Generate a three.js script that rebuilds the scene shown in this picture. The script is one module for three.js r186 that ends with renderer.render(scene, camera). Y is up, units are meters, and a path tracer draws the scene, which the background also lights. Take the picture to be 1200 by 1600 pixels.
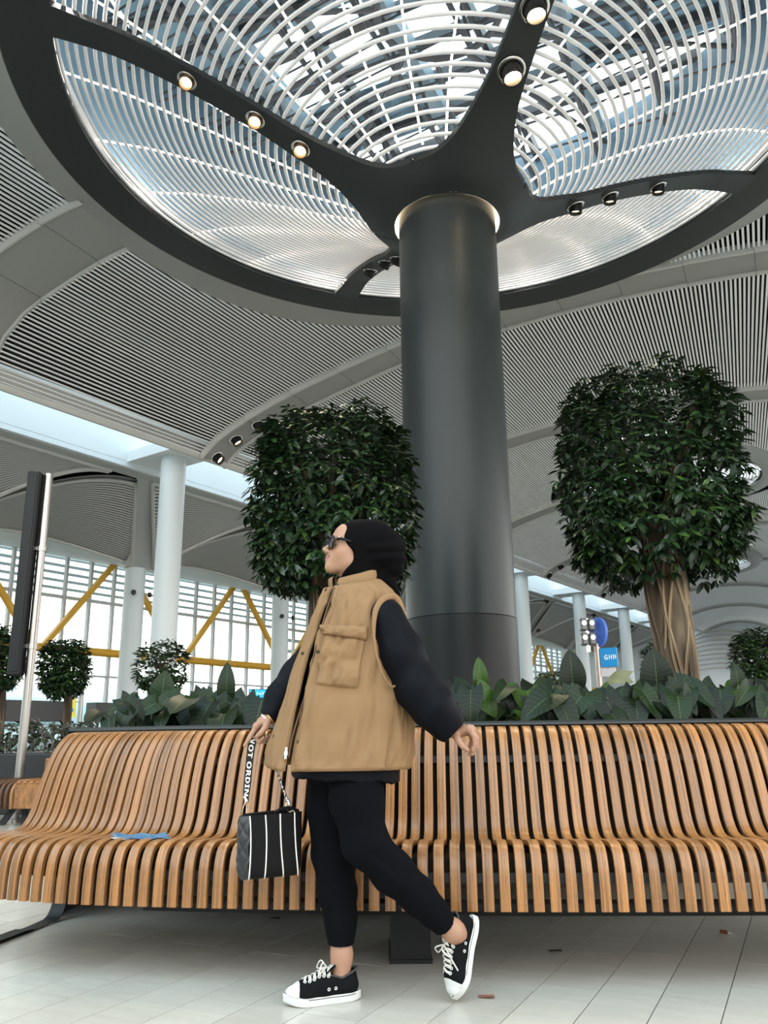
import * as THREE from 'three';
import { mergeGeometries } from 'three/addons/utils/BufferGeometryUtils.js';
import { RoundedBoxGeometry } from 'three/addons/geometries/RoundedBoxGeometry.js';

// ---------------------------------------------------------------- camera, sky, light, exposure
const scene = new THREE.Scene();
const F = 1295, EYE = 0.85, PITCH = Math.atan(350.4 / 1295), ROLL = Math.atan(58 / 4785.4);
const camera = new THREE.PerspectiveCamera(2 * Math.atan(800 / F) * 180 / Math.PI, 0.75, 0.05, 400);
const up0 = new THREE.Vector3(0, Math.cos(PITCH), Math.sin(PITCH)), fwd = new THREE.Vector3(0, Math.sin(PITCH), -Math.cos(PITCH)), r0 = new THREE.Vector3(1, 0, 0);
const camX = r0.clone().multiplyScalar(Math.cos(ROLL)).addScaledVector(up0, -Math.sin(ROLL));
const camY = r0.clone().multiplyScalar(Math.sin(ROLL)).addScaledVector(up0, Math.cos(ROLL));
camera.position.set(0, EYE, 0);
camera.quaternion.setFromRotationMatrix(new THREE.Matrix4().makeBasis(camX, camY, fwd.clone().negate()));
scene.add(camera);

const renderer = new THREE.WebGLRenderer({ antialias: true });
renderer.toneMapping = THREE.LinearToneMapping;
renderer.toneMappingExposure = 2.6;
renderer.shadowMap.enabled = true;

{ // bright hazy sky: white towards the horizon, pale blue overhead
  const W = 128, H = 64, d = new Float32Array(W * H * 4);
  const hor = [1.9, 1.78, 1.62], zen = [0.66, 1.04, 1.28], gnd = [0.62, 0.6, 0.56];
  for (let y = 0; y < H; y++) for (let x = 0; x < W; x++) {
    const e = ((y + 0.5) / H - 0.5) * 2, o = (y * W + x) * 4;
    const k = e > 0 ? Math.pow(Math.min(1, e * 1.25), 0.8) : 0, g = e < 0 ? Math.min(1, -e * 18) : 0;
    for (let c = 0; c < 3; c++) d[o + c] = (hor[c] + (zen[c] - hor[c]) * k) * (1 - g) + gnd[c] * g;
    d[o + 3] = 1;
  }
  const t = new THREE.DataTexture(d, W, H, THREE.RGBAFormat, THREE.FloatType);
  t.mapping = THREE.EquirectangularReflectionMapping; t.magFilter = t.minFilter = THREE.LinearFilter; t.needsUpdate = true;
  scene.background = t;
}

// ---------------------------------------------------------------- helpers
const { sin, cos, PI, abs, min, max, sqrt, hypot, floor, atan2, exp } = Math;
const V3 = (x, y, z) => new THREE.Vector3(x, y, z);
const P3 = (x, y, depth) => V3(x, y, -depth);                       // metres right, up, away from the viewer
function rayOf(px, py) { return camX.clone().multiplyScalar(px - 600).addScaledVector(camY, 800 - py).addScaledVector(fwd, F); }
const eyeP = V3(0, EYE, 0);
const at = (px, py, depth) => { const d = rayOf(px, py); return eyeP.clone().addScaledVector(d, depth / -d.z); };
const atH = (px, py, h) => { const d = rayOf(px, py); return eyeP.clone().addScaledVector(d, (h - EYE) / d.y); };
const lerp = (a, b, t) => a + (b - a) * t, clamp = (x, a, b) => max(a, min(b, x)), sst = (a, b, x) => { const t = clamp((x - a) / (b - a), 0, 1); return t * t * (3 - 2 * t); };
function rng(seed) { let s = seed | 0; return () => { s = (s + 0x6d2b79f5) | 0; let t = Math.imul(s ^ (s >>> 15), 1 | s); t = (t + Math.imul(t ^ (t >>> 7), 61 | t)) ^ t; return ((t ^ (t >>> 14)) >>> 0) / 4294967296; }; }
const tab = (T) => (x) => { if (x <= T[0][0]) return T[0][1]; for (let i = 1; i < T.length; i++) if (x <= T[i][0]) { const a = T[i - 1], b = T[i]; return lerp(a[1], b[1], (x - a[0]) / (b[0] - a[0])); } return T[T.length - 1][1]; };
function smoothTab(T) { // monotone-ish cubic through the table
  const n = T.length, m = T.map((p, i) => i === 0 ? (T[1][1] - p[1]) / (T[1][0] - p[0]) : i === n - 1 ? (p[1] - T[i - 1][1]) / (p[0] - T[i - 1][0]) : (T[i + 1][1] - T[i - 1][1]) / (T[i + 1][0] - T[i - 1][0]));
  return (x) => {
    if (x <= T[0][0]) return T[0][1]; if (x >= T[n - 1][0]) return T[n - 1][1];
    let i = 1; while (x > T[i][0]) i++;
    const [x0, y0] = T[i - 1], [x1, y1] = T[i], h = x1 - x0, t = (x - x0) / h, t2 = t * t, t3 = t2 * t;
    return (2 * t3 - 3 * t2 + 1) * y0 + (t3 - 2 * t2 + t) * h * m[i - 1] + (3 * t2 - 2 * t3) * y1 + (t3 - t2) * h * m[i];
  };
}
function hash3(x, y, z) { let h = Math.imul(x, 374761393) + Math.imul(y, 668265263) + Math.imul(z, 2147483647 ^ 0x5bd1e995) | 0; h = Math.imul(h ^ (h >>> 13), 1274126177); return ((h ^ (h >>> 16)) >>> 0) / 4294967296; }
function vnoise(x, y, z) {
  const i = floor(x), j = floor(y), k = floor(z); let a = x - i, b = y - j, c = z - k; a = a * a * (3 - 2 * a); b = b * b * (3 - 2 * b); c = c * c * (3 - 2 * c);
  const n = (p, q, r) => hash3(i + p, j + q, k + r);
  return lerp(lerp(lerp(n(0, 0, 0), n(1, 0, 0), a), lerp(n(0, 1, 0), n(1, 1, 0), a), b), lerp(lerp(n(0, 0, 1), n(1, 0, 1), a), lerp(n(0, 1, 1), n(1, 1, 1), a), b), c) * 2 - 1;
}
const fbm = (x, y, z, o = 3) => { let s = 0, a = 1, t = 0; for (let i = 0; i < o; i++) { s += a * vnoise(x, y, z); t += a; a *= 0.5; x *= 2.03; y *= 2.03; z *= 2.03; } return s / t; };

const used = new Map();
function numbered(name) { const n = used.get(name) || 0; used.set(name, n + 1); return n ? name + '_' + String(n).padStart(3, '0') : name; }
function shade(o) { o.castShadow = o.receiveShadow = true; return o; }
function tag(o, label, category, group) { o.userData.label = label; if (category) o.userData.category = category; if (group) o.userData.group = group; return o; }
function thing(name, label, category, pos, group) { const o = new THREE.Group(); o.name = numbered(name); if (pos) o.position.copy(pos); scene.add(o); return tag(o, label, category, group); }
function part(name, geo, mat, parent) { const m = shade(new THREE.Mesh(geo, mat)); m.name = name; parent.add(m); return m; }
function solo(name, geo, mat, label, category, group) { const m = shade(new THREE.Mesh(geo, mat)); m.name = numbered(name); scene.add(m); return tag(m, label, category, group); }
function structG(name) { const o = new THREE.Group(); o.name = numbered(name); o.userData.kind = 'structure'; scene.add(o); return o; }
function struct(name, geo, mat) { const m = shade(new THREE.Mesh(geo, mat)); m.name = numbered(name); m.userData.kind = 'structure'; scene.add(m); return m; }
const stuff = (m) => { m.userData.kind = 'stuff'; return m; };
const toLocal = (geo, o) => { geo.translate(-o.position.x, -o.position.y, -o.position.z); return geo; };

function patch(nu, nv, f, flip) { // a sheet of points f(u, v); uv in metres if f gives 5 numbers
  const pos = [], uv = [], idx = [];
  for (let j = 0; j <= nv; j++) for (let i = 0; i <= nu; i++) { const p = f(i / nu, j / nv); if (p.isVector3) { pos.push(p.x, p.y, p.z); uv.push(i / nu, j / nv); } else { pos.push(p[0], p[1], p[2]); uv.push(p[3] ?? i / nu, p[4] ?? j / nv); } }
  for (let j = 0; j < nv; j++) for (let i = 0; i < nu; i++) { const a = j * (nu + 1) + i, b = a + 1, c = a + nu + 1, d = c + 1; flip ? idx.push(a, c, b, b, c, d) : idx.push(a, b, c, b, d, c); }
  const g = new THREE.BufferGeometry(); g.setAttribute('position', new THREE.Float32BufferAttribute(pos, 3)); g.setAttribute('uv', new THREE.Float32BufferAttribute(uv, 2)); g.setIndex(idx); g.computeVertexNormals(); return g;
}
const merge = (list) => mergeGeometries(list.map((g) => { const h = g.index ? g.toNonIndexed() : g; for (const k of Object.keys(h.attributes)) if (!['position', 'normal', 'uv'].includes(k)) h.deleteAttribute(k); return h; }));
function bar(a, b, w, h, up = V3(0, 1, 0)) { // square bar from a to b, w across, h along up
  const d = b.clone().sub(a), L = d.length(); d.normalize(); const x = up.clone().cross(d).normalize(), y = d.clone().cross(x);
  const g = new THREE.BoxGeometry(w, h, L); g.applyMatrix4(new THREE.Matrix4().makeBasis(x, y, d).setPosition(a.clone().add(b).multiplyScalar(0.5))); return g;
}
function boxAt(cx, cy, cz, w, h, d) { const g = new THREE.BoxGeometry(w, h, d); g.translate(cx, cy, cz); return g; }
function tube(pts, rad, seg = 24, rs = 8, capped = true, squash) { // tapered round tube through points; rad number or f(t)
  const c = new THREE.CatmullRomCurve3(pts, false, 'centripetal'), fr = c.computeFrenetFrames(seg, false), pos = [], uv = [], idx = [], L = c.getLength();
  const r = typeof rad === 'number' ? () => rad : rad;
  for (let i = 0; i <= seg; i++) { const t = i / seg, p = c.getPointAt(t), R = r(t); for (let j = 0; j <= rs; j++) { const a = j / rs * 2 * PI, q = squash ? squash(t, a) : 1, n = fr.normals[i].clone().multiplyScalar(cos(a)).addScaledVector(fr.binormals[i], sin(a)); pos.push(p.x + n.x * R * q, p.y + n.y * R * q, p.z + n.z * R * q); uv.push(j / rs, t * L); } }
  for (let i = 0; i < seg; i++) for (let j = 0; j < rs; j++) { const a = i * (rs + 1) + j, b = a + 1, d = a + rs + 1; idx.push(a, b, d, b, d + 1, d); }
  if (capped) for (const e of [0, seg]) { const p = c.getPointAt(e / seg), o = pos.length / 3; pos.push(p.x, p.y, p.z); uv.push(0, 0); for (let j = 0; j < rs; j++) { const a = e * (rs + 1) + j; e ? idx.push(o, a, a + 1) : idx.push(o, a + 1, a); } }
  const g = new THREE.BufferGeometry(); g.setAttribute('position', new THREE.Float32BufferAttribute(pos, 3)); g.setAttribute('uv', new THREE.Float32BufferAttribute(uv, 2)); g.setIndex(idx); g.computeVertexNormals(); return g;
}
const lathe = (pts, seg = 48) => new THREE.LatheGeometry(pts.map((p) => new THREE.Vector2(p[0], p[1])), seg);
function cyl(a, b, r, seg = 16, r2 = r) { const d = b.clone().sub(a), L = d.length(), g = new THREE.CylinderGeometry(r2, r, L, seg); g.applyQuaternion(new THREE.Quaternion().setFromUnitVectors(V3(0, 1, 0), d.normalize())); const m = a.clone().add(b).multiplyScalar(0.5); g.translate(m.x, m.y, m.z); return g; }

// ---------------------------------------------------------------- materials
const M = (o) => new THREE.MeshStandardMaterial({ side: THREE.DoubleSide, ...o });
const rgb = (r, g, b) => new THREE.Color().setRGB(r, g, b);
function canvasTex(w, h, draw, repeat, srgb = true) {
  const c = document.createElement('canvas'); c.width = w; c.height = h; draw(c.getContext('2d'), w, h);
  const t = new THREE.CanvasTexture(c); if (srgb) t.colorSpace = THREE.SRGBColorSpace; t.magFilter = THREE.LinearFilter; t.wrapS = t.wrapT = repeat ? THREE.RepeatWrapping : THREE.ClampToEdgeWrapping; return t;
}
function pixTex(w, h, f, srgb = true) { const d = new Uint8Array(w * h * 4); for (let y = 0; y < h; y++) for (let x = 0; x < w; x++) { const c = f(x / w, y / h), o = (y * w + x) * 4; d[o] = clamp(c[0], 0, 255); d[o + 1] = clamp(c[1], 0, 255); d[o + 2] = clamp(c[2], 0, 255); d[o + 3] = 255; } const t = new THREE.DataTexture(d, w, h); if (srgb) t.colorSpace = THREE.SRGBColorSpace; t.magFilter = t.minFilter = THREE.LinearFilter; t.wrapS = t.wrapT = THREE.RepeatWrapping; t.needsUpdate = true; return t; }
const tn = (u, v, su, sv, k) => { // tiling value noise on the unit square
  const x = u * su, y = v * sv, i = floor(x), j = floor(y); let a = x - i, b = y - j; a = a * a * (3 - 2 * a); b = b * b * (3 - 2 * b); const n = (p, q) => hash3((i + p) % su, (j + q) % sv, k);
  return lerp(lerp(n(0, 0), n(1, 0), a), lerp(n(0, 1), n(1, 1), a), b) * 2 - 1;
};
const white = M({ color: rgb(0.72, 0.71, 0.69), roughness: 0.5 });
const slatWhite = M({ color: rgb(0.88, 0.87, 0.855), roughness: 0.45 });
const tubeWhite = M({ color: rgb(0.93, 0.89, 0.875), roughness: 0.4 });
const ribGrey = M({ color: rgb(0.30, 0.30, 0.28), roughness: 0.5 });
const trimGrey = M({ color: rgb(0.55, 0.54, 0.51), roughness: 0.45 });
const black = M({ color: rgb(0.006, 0.006, 0.007), roughness: 0.8 });
const darkSteel = new THREE.MeshPhysicalMaterial({ color: rgb(0.022, 0.025, 0.024), roughness: 0.42, specularIntensity: 0.7, side: THREE.DoubleSide });
const blackSteel = new THREE.MeshPhysicalMaterial({ color: rgb(0.008, 0.008, 0.008), roughness: 0.5, specularIntensity: 0.6, side: THREE.DoubleSide });
const steel = M({ color: rgb(0.42, 0.385, 0.355), roughness: 0.28, metalness: 1 });
const chrome = M({ color: rgb(0.9, 0.88, 0.85), roughness: 0.12, metalness: 1 });
const yellow = M({ color: rgb(0.72, 0.38, 0.03), roughness: 0.5 });
const lampGlow = M({ color: rgb(0.9, 0.8, 0.6), emissive: rgb(1, 0.72, 0.38), emissiveIntensity: 4, roughness: 0.4 });

// ---------------------------------------------------------------- the hall: axes of the vault (s along it, w across), from the big pillar
const AZ = 26 * PI / 180, C0 = { x: 0.972, z: 10.63 };
const SW = (s, w, y) => P3(C0.x + s * sin(AZ) + w * cos(AZ), y, C0.z + s * cos(AZ) - w * sin(AZ));
const eL = (s) => -10.75 + 0.153 * s, wR = (s) => 13.7 - 0.195 * s, WID = (s) => wR(s) - eL(s);
const gA = smoothTab([[0, 0], [0.018, 0.36], [0.042, 0.63], [0.075, 0.92], [0.136, 1.34], [0.264, 1.96], [0.38, 2.24], [0.5, 2.34], [0.645, 2.16], [0.773, 1.7], [0.9, 0.9], [1, 0]]);
const gB = smoothTab([[0, 0], [0.018, 0.9], [0.042, 1.4], [0.084, 1.76], [0.124, 2.02], [0.16, 2.14], [0.264, 2.26], [0.38, 2.33], [0.5, 2.36], [0.645, 2.2], [0.773, 1.75], [0.9, 0.95], [1, 0]]);
const BAY = 7.1;
const sK = (k) => k * BAY;
const vaultRib = (k, t) => { const s = sK(k); return SW(s, eL(s) + t * WID(s), 8.05 + (k <= 0 ? gB(t) : gA(t) * Math.pow(WID(s) / 22, 0.75))); };
const arcT = new Map();
function ribT(k, q) { // share q of the rib's length -> t
  if (!arcT.has(k)) { const L = [0], n = 240; let a = vaultRib(k, 0); for (let i = 1; i <= n; i++) { const b = vaultRib(k, i / n); L.push(L[i - 1] + a.distanceTo(b)); a = b; } arcT.set(k, L.map((x) => x / L[n])); }
  const L = arcT.get(k); let i = 1; while (i < L.length - 1 && L[i] < q) i++; return (i - 1 + (q - L[i - 1]) / (L[i] - L[i - 1])) / (L.length - 1);
}
const vaultAt = (s, t) => { const k = floor(s / BAY + 1e-6), f = s / BAY - k; return vaultRib(k, t).lerp(vaultRib(k + 1, t), f); };
const K0 = -1, K1 = 8, RFL = 6.95, CV = P3(C0.x, 0, C0.z);
const dishes = [[0, 0, 9.97, 1], [21.3, 0.2, 9.72, 0.61], [35.5, -0.4, 9.1, 0.5]];  // s, w, rim height, size
const dishC = dishes.map(([s, w, y, k]) => ({ p: SW(s, w, 0), y, k }));
const ribHalf = (k) => (k === 0 ? 0.8 : 0.53);

// floor: planks as tiles near the viewer, one mass of tiles farther off
{
  const grain = pixTex(256, 256, (u, v) => { const n = tn(u, v, 6, 40, 1) * 0.5 + tn(u, v, 12, 90, 2) * 0.3 + tn(u, v, 60, 60, 3) * 0.2, b = tn(u, v, 3, 3, 4); const q = 208 + n * 7 + b * 5; return [q, q * 0.985, q * 0.955]; });
  const mk = (k, r0) => ((r) => M({ color: rgb(0.86 * k, 0.815 * k, 0.755 * k), map: grain, roughness: r, metalness: 0 }))(r0 - 0.07);
  const mats = [mk(0.97, 0.3), mk(1, 0.27), mk(1.03, 0.3), mk(0.94, 0.33), mk(0.99, 0.25)];
  const fl = structG('floor');
  const sub = new THREE.BoxGeometry(240, 0.3, 240); sub.translate(0, -0.1538, -40);
  part('screed', sub, M({ color: rgb(0.07, 0.068, 0.062), roughness: 0.9 }), fl);
  const PW = 0.2025, PL = 1.2, U0 = -2.163, V0 = 2.545, variants = [];
  for (let i = 0; i < 6; i++) { const g = new THREE.BoxGeometry(PW - 0.0036, 0.003, PL - 0.0036); g.translate(0, -0.0015, 0); const p = g.attributes.position, uv = g.attributes.uv; for (let j = 0; j < p.count; j++) uv.setXY(j, p.getX(j) * 1.1 + i * 0.37, p.getZ(j) * 0.8 + i * 0.61); variants.push(g); }
  const R = rng(5), far = [];
  const UV = (u, v) => P3(u * cos(AZ) + v * sin(AZ), 0, -u * sin(AZ) + v * cos(AZ));
  for (let i = -70; i < 100; i++) for (let j = -8; j < 30; j++) {
    const u = U0 + (i + 0.5) * PW, odd = ((i % 2) + 2) % 2, v = V0 + (j + 0.5) * PL + (odd ? 0 : PL / 2), p = UV(u, v), Z = -p.z;
    const seen = Z > 2.3 && abs(p.x) < Z * 0.5 + 1.0 && Z < 5.1;
    if (seen) { const m = part('tile', variants[floor(R() * 6)], mats[floor(R() * 5)], fl); m.position.copy(p); m.rotation.y = -AZ; }
    else if (Z > -9 && Z < 34 && abs(p.x) < 30) far.push(p);
  }
  const im = new THREE.InstancedMesh(new THREE.BoxGeometry(PW - 0.002, 0.003, PL - 0.002).translate(0, -0.0015, 0), mats[1], far.length), m4 = new THREE.Matrix4(), q = new THREE.Quaternion().setFromAxisAngle(V3(0, 1, 0), -AZ);
  far.forEach((p, i) => im.setMatrixAt(i, m4.compose(p, q, V3(1, 1, 1)))); im.name = 'tile_field'; shade(im); stuff(im); fl.add(im);
}

// vault: ribs, slats, dark roof above
{
  const slatBox = new THREE.BoxGeometry(1, 1, 1);
  const placeSlat = (a, b) => { const d = b.clone().sub(a), L = d.length(); d.normalize(); const x = V3(0, 1, 0).cross(d).normalize(), y = d.clone().cross(x); return new THREE.Matrix4().makeBasis(x.multiplyScalar(0.045), y.multiplyScalar(0.022), d.multiplyScalar(L)).setPosition(a.clone().add(b).multiplyScalar(0.5)); };
  for (let k = K0; k < K1; k++) {
    const bay = structG('ceiling'); const mats = [], N = 246;
    for (let i = 1; i < N; i++) {
      const a0 = vaultRib(k, ribT(k, i / N)), b0 = vaultRib(k + 1, ribT(k + 1, i / N)), dir = b0.clone().sub(a0), L = dir.length(); dir.normalize();
      const a = a0.clone().addScaledVector(dir, ribHalf(k) - 0.05), b = b0.clone().addScaledVector(dir, -ribHalf(k + 1) + 0.05); a.y += 0.03; b.y += 0.03;
      let segs = [[0, 1]];
      for (const q of dishC) { // leave out what the round skylights take
        const R = RFL * q.k - 0.06, ax = a.x - q.p.x, az = a.z - q.p.z, dx = b.x - a.x, dz = b.z - a.z, A = dx * dx + dz * dz, B = ax * dx + az * dz, D = B * B - A * (ax * ax + az * az - R * R);
        if (D <= 0) continue; const u = (-B - sqrt(D)) / A, v = (-B + sqrt(D)) / A; segs = segs.flatMap(([p, r]) => [[p, min(r, u)], [max(p, v), r]].filter(([m, n]) => n - m > 0.01));
      }
      for (const [p, r] of segs) mats.push(placeSlat(a.clone().lerp(b, p), a.clone().lerp(b, r)));
    }
    if (k >= -1 && k <= 1) for (const m of mats.slice(0, 300)) { const o = part('slat', slatBox, slatWhite, bay); m.decompose(o.position, o.quaternion, o.scale); }
    const rest = k >= -1 && k <= 1 ? mats.slice(300) : mats;
    if (rest.length) { const im = new THREE.InstancedMesh(slatBox, slatWhite, rest.length); rest.forEach((m, i) => im.setMatrixAt(i, m)); im.name = 'slat_field'; shade(im); stuff(im); bay.add(im); }
    // edge trim along the skylight slot
    const e = []; for (let i = 0; i <= 6; i++) { const s = sK(k) + BAY * i / 6; e.push(SW(s, eL(s) - 0.08, 8.02)); }
    part('edge_trim', patch(6, 4, (u, v) => { const s = sK(k) + BAY * u, o = [[0.07, 8.14], [0.03, 8.02], [-0.05, 8.02], [-0.05, 8.08], [-0.05, 8.5]][Math.round(v * 4)]; return SW(s, eL(s) + o[0], o[1]); }), trimGrey, bay);
  }
  for (let k = K0; k <= K1; k++) {
    const rib = structG('beam'), h = ribHalf(k), seg = k === 0 || k === 1 ? 16 : 1;
    const pt = (t, off, dy) => { const p = vaultRib(k, t), d = P3(sin(AZ), 0, cos(AZ)); p.addScaledVector(d, off); p.y += dy; return p; };
    const clear = (p) => !dishC.some((q) => hypot(p.x - q.p.x, p.z - q.p.z) < RFL * q.k - 0.25);
    for (let i = 0; i < seg; i++) {
      const t0 = i / seg, t1 = (i + 1) / seg; let n = max(3, 48 / seg | 0), lo = t0, hi = t1 - (seg > 1 ? 0.0004 : 0);
      const mid = pt((lo + hi) / 2, 0, 0);
      const L = []; // cut the panel where a round skylight stands
      let run = null; for (let j = 0; j <= 60; j++) { const t = lerp(lo, hi, j / 60), ok = clear(pt(t, 0, 0)); if (ok && run === null) run = t; if ((!ok || j === 60) && run !== null) { if (t - run > 0.004) L.push([run, t]); run = null; } }
      for (const [p, r] of L) part('panel', patch(n, 3, (u, v) => pt(lerp(p, r, u), [-h + 0.1, -h + 0.1, h - 0.1, h - 0.1][Math.round(v * 3)], [0.2, 0, 0, 0.2][Math.round(v * 3)])), ribGrey, rib);
      for (const sgn of [-1, 1]) for (const [p, r] of L) if (seg === 1 || true) part('trim', patch(n, 4, (u, v) => { const o = [[-0.1, 0.02], [-0.1, -0.05], [0, -0.05], [0, 0.14], [-0.1, 0.14]][Math.round(v * 4)]; return pt(lerp(p, r, u), sgn * (h + o[0]), o[1]); }), trimGrey, rib);
    }
  }
  // roof deck above the slats, with round holes
  const pos = [], nS = 96, nT = 40, roof = [];
  const inDish = (p) => dishC.some((q) => hypot(p.x - q.p.x, p.z - q.p.z) < RFL * q.k - 0.45);
  const rp = (i, j) => { const s = lerp(sK(K0), sK(K1), i / nS), p = vaultAt(min(s, sK(K1) - 1e-4), j / nT); p.y += 0.55; return p; };
  for (let i = 0; i < nS; i++) for (let j = 0; j < nT; j++) { const a = rp(i, j), b = rp(i + 1, j), c = rp(i, j + 1), d = rp(i + 1, j + 1); if (inDish(a.clone().add(d).multiplyScalar(0.5))) continue; pos.push(...a, ...b, ...c, ...b, ...d, ...c); }
  const g = new THREE.BufferGeometry(); g.setAttribute('position', new THREE.Float32BufferAttribute(pos, 3)); g.computeVertexNormals(); struct('roof', g, black);
}

// ---------------------------------------------------------------- the big round skylight on its pillar
const prof = smoothTab([[0.765, 8.05], [0.98, 8.15], [1.37, 8.42], [1.75, 8.65], [2.22, 8.86], [2.86, 9.17], [3.83, 9.56], [4.68, 9.83], [5.16, 9.91], [5.64, 9.97], [6.2, 9.97]]);
const armAz = [-109, -18, 72, 162].map((a) => a * PI / 180);
const spots = [];
{
  const D = thing('round_skylight', 'huge round skylight of white concentric tubes and four dark arms above the dark pillar', 'skylight', CV);
  part('rim', lathe([[5.58, 9.97], [6.27, 9.97], [6.30, 9.99], [6.30, 10.12], [5.9, 10.2], [5.6, 10.2], [5.57, 9.99], [5.58, 9.97]], 160), darkSteel, D);
  part('flange', patch(160, 8, (u, v) => { // a skirt from the rim up (or down) to the vault around it
    const a = u * 2 * PI, ss = 6.98 * cos(a), ww = 6.98 * sin(a), t = clamp((ww - eL(ss)) / WID(ss), 0, 1), yo = vaultAt(ss, t).y + 0.015, r = lerp(6.28, 6.98, v), k = sin(v * PI / 2), q = SW(0, 0, 0), e = SW(r * cos(a), r * sin(a), 0);
    return [e.x - q.x, lerp(9.985, yo, k), e.z - q.z]; }), ribGrey, D);
  part('inner_band', lathe([[5.60, 10.0], [5.60, 10.34], [5.66, 10.34], [5.66, 10.0]], 160), trimGrey, D);
  for (let i = 0; i < 36; i++) { // the tubes: full circles that rise along the funnel
    const r = 1.12 + i * 0.1265, g = new THREE.TorusGeometry(r, 0.026, 8, max(40, 30 + i * 3 | 0)); g.rotateX(PI / 2); g.translate(0, prof(r) + 0.1, 0); part('tube', g, tubeWhite, D);
  }
  const hwT = smoothTab([[0.5, 0.5], [0.77, 0.77], [0.85, 0.85], [1.0, 0.7], [1.2, 0.52], [1.5, 0.37], [1.9, 0.27], [2.4, 0.225], [3, 0.21], [5, 0.22], [5.66, 0.27]]);
  armAz.forEach((az, n) => {
    const dir = P3(sin(az), 0, cos(az)), side = P3(cos(az), 0, -sin(az));
    const pt = (u, v, dy) => { const r = lerp(0.55, 5.7, u * u * 0.4 + u * 0.6), hw = min(hwT(r), r), o = v * hw, q = hypot(r, o); let y = q < 0.78 ? 8.05 : prof(q); const p = dir.clone().multiplyScalar(r).addScaledVector(side, o); if (q < 0.78) p.multiplyScalar(0.775 / q); p.y = y + dy; return p; };
    const g = merge([patch(60, 14, (u, v) => pt(u, v * 2 - 1, 0)), patch(60, 14, (u, v) => pt(u, v * 2 - 1, 0.085)), patch(60, 1, (u, v) => pt(u, 1, v * 0.085)), patch(60, 1, (u, v) => pt(u, -1, v * 0.085))]);
    part('arm', g, darkSteel, D);
  });
  // ring of light in the gap between pillar and neck
  part('collar', lathe([[0.765, 8.05], [0.775, 8.08], [0.775, 8.35], [0.79, 8.35], [0.79, 8.06], [0.765, 8.05]], 64), chrome, D);
  const glow = part('cove_light', lathe([[0.712, 8.3], [0.770, 8.3], [0.770, 8.32], [0.712, 8.32], [0.712, 8.3]], 64), M({ color: rgb(1, 0.9, 0.8), emissive: rgb(1, 0.8, 0.55), emissiveIntensity: 3 }), D);
  // thin lit rods behind the tubes
  const rodM = M({ color: rgb(1, 0.95, 0.9), emissive: rgb(1, 0.9, 0.78), emissiveIntensity: 2.6, roughness: 0.4 });
  for (let q = 0; q < 4; q++) for (const f of [0.12, 0.28, 0.44, 0.6, 0.76, 0.92]) { const az = armAz[q] + f * PI / 2, pts = []; for (let i = 0; i <= 10; i++) { const r = lerp(1.25, 5.55, i / 10), a = az + 0.25 * (1 - r / 5.6); pts.push(P3(sin(a) * r, prof(r) + 0.17, cos(a) * r)); } part('light_strip', tube(pts, 0.014, 20, 6), rodM, D); }
  for (const [n, az] of armAz.entries()) for (const [j, r] of [3.8, 2.85, 2.2].entries()) spots.push({ n, j, p: V3(CV.x + sin(az) * r, prof(r), CV.z - cos(az) * r), az, arm: true });

  part('cove_strip', lathe([[5.592, 10.03], [5.585, 10.035], [5.585, 10.1], [5.592, 10.105]], 120), M({ color: rgb(1, 1, 1), emissive: rgb(1, 0.93, 0.88), emissiveIntensity: 3.2 }), D);
  for (let i = 0; i < 8; i++) { const a = (i + 0.5) / 8 * 2 * PI, l = new THREE.PointLight(rgb(1, 0.93, 0.88), 4, 0, 2); l.position.set(5.42 * cos(a), 10.3, 5.42 * sin(a)); l.castShadow = true; D.add(l); }
  // drum, glass and trusses above
  const blueSteel = M({ color: rgb(0.12, 0.21, 0.28), roughness: 0.45 });
  const up = structG('window');
  part('drum', lathe([[5.7, 10.2], [5.9, 10.5], [5.9, 13.6], [6.0, 13.6], [6.0, 10.6], [5.8, 10.25]], 96).translate(CV.x, 0, CV.z), blueSteel, up);
  const beamM = M({ color: rgb(0.05, 0.054, 0.058), roughness: 0.5 }), boxM = M({ color: rgb(0.22, 0.30, 0.35), roughness: 0.5 });
  const hd = V3(sin(AZ), 0, -cos(AZ)), wd = V3(cos(AZ), 0, sin(AZ)), pAt = (s, w, y) => V3(CV.x, y, CV.z).addScaledVector(hd, s).addScaledVector(wd, w);
  for (const w of [-4.2, -2.8, -1.4, 0, 1.4, 2.8, 4.2]) { const L = sqrt(5.9 * 5.9 - w * w); part('girder', bar(pAt(-L, w, 13.45), pAt(L, w, 13.45), abs(w) % 2.8 > 1 ? 0.34 : 0.12, abs(w) % 2.8 > 1 ? 0.42 : 0.3), abs(w) % 2.8 > 1 ? boxM : beamM, up);
    const ch = [], Lc = L - 0.15, n = 7; for (let i = 0; i < n; i++) { const a = lerp(-Lc, Lc, i / n), b = lerp(-Lc, Lc, (i + 1) / n); ch.push(cyl(pAt(a, w, 13.3), pAt((a + b) / 2, w, 12.55), 0.035, 8), cyl(pAt((a + b) / 2, w, 12.55), pAt(b, w, 13.3), 0.035, 8)); }
    ch.push(cyl(pAt(-Lc, w, 12.55), pAt(Lc, w, 12.55), 0.05, 8)); part('truss', merge(ch), beamM, up); }
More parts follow.
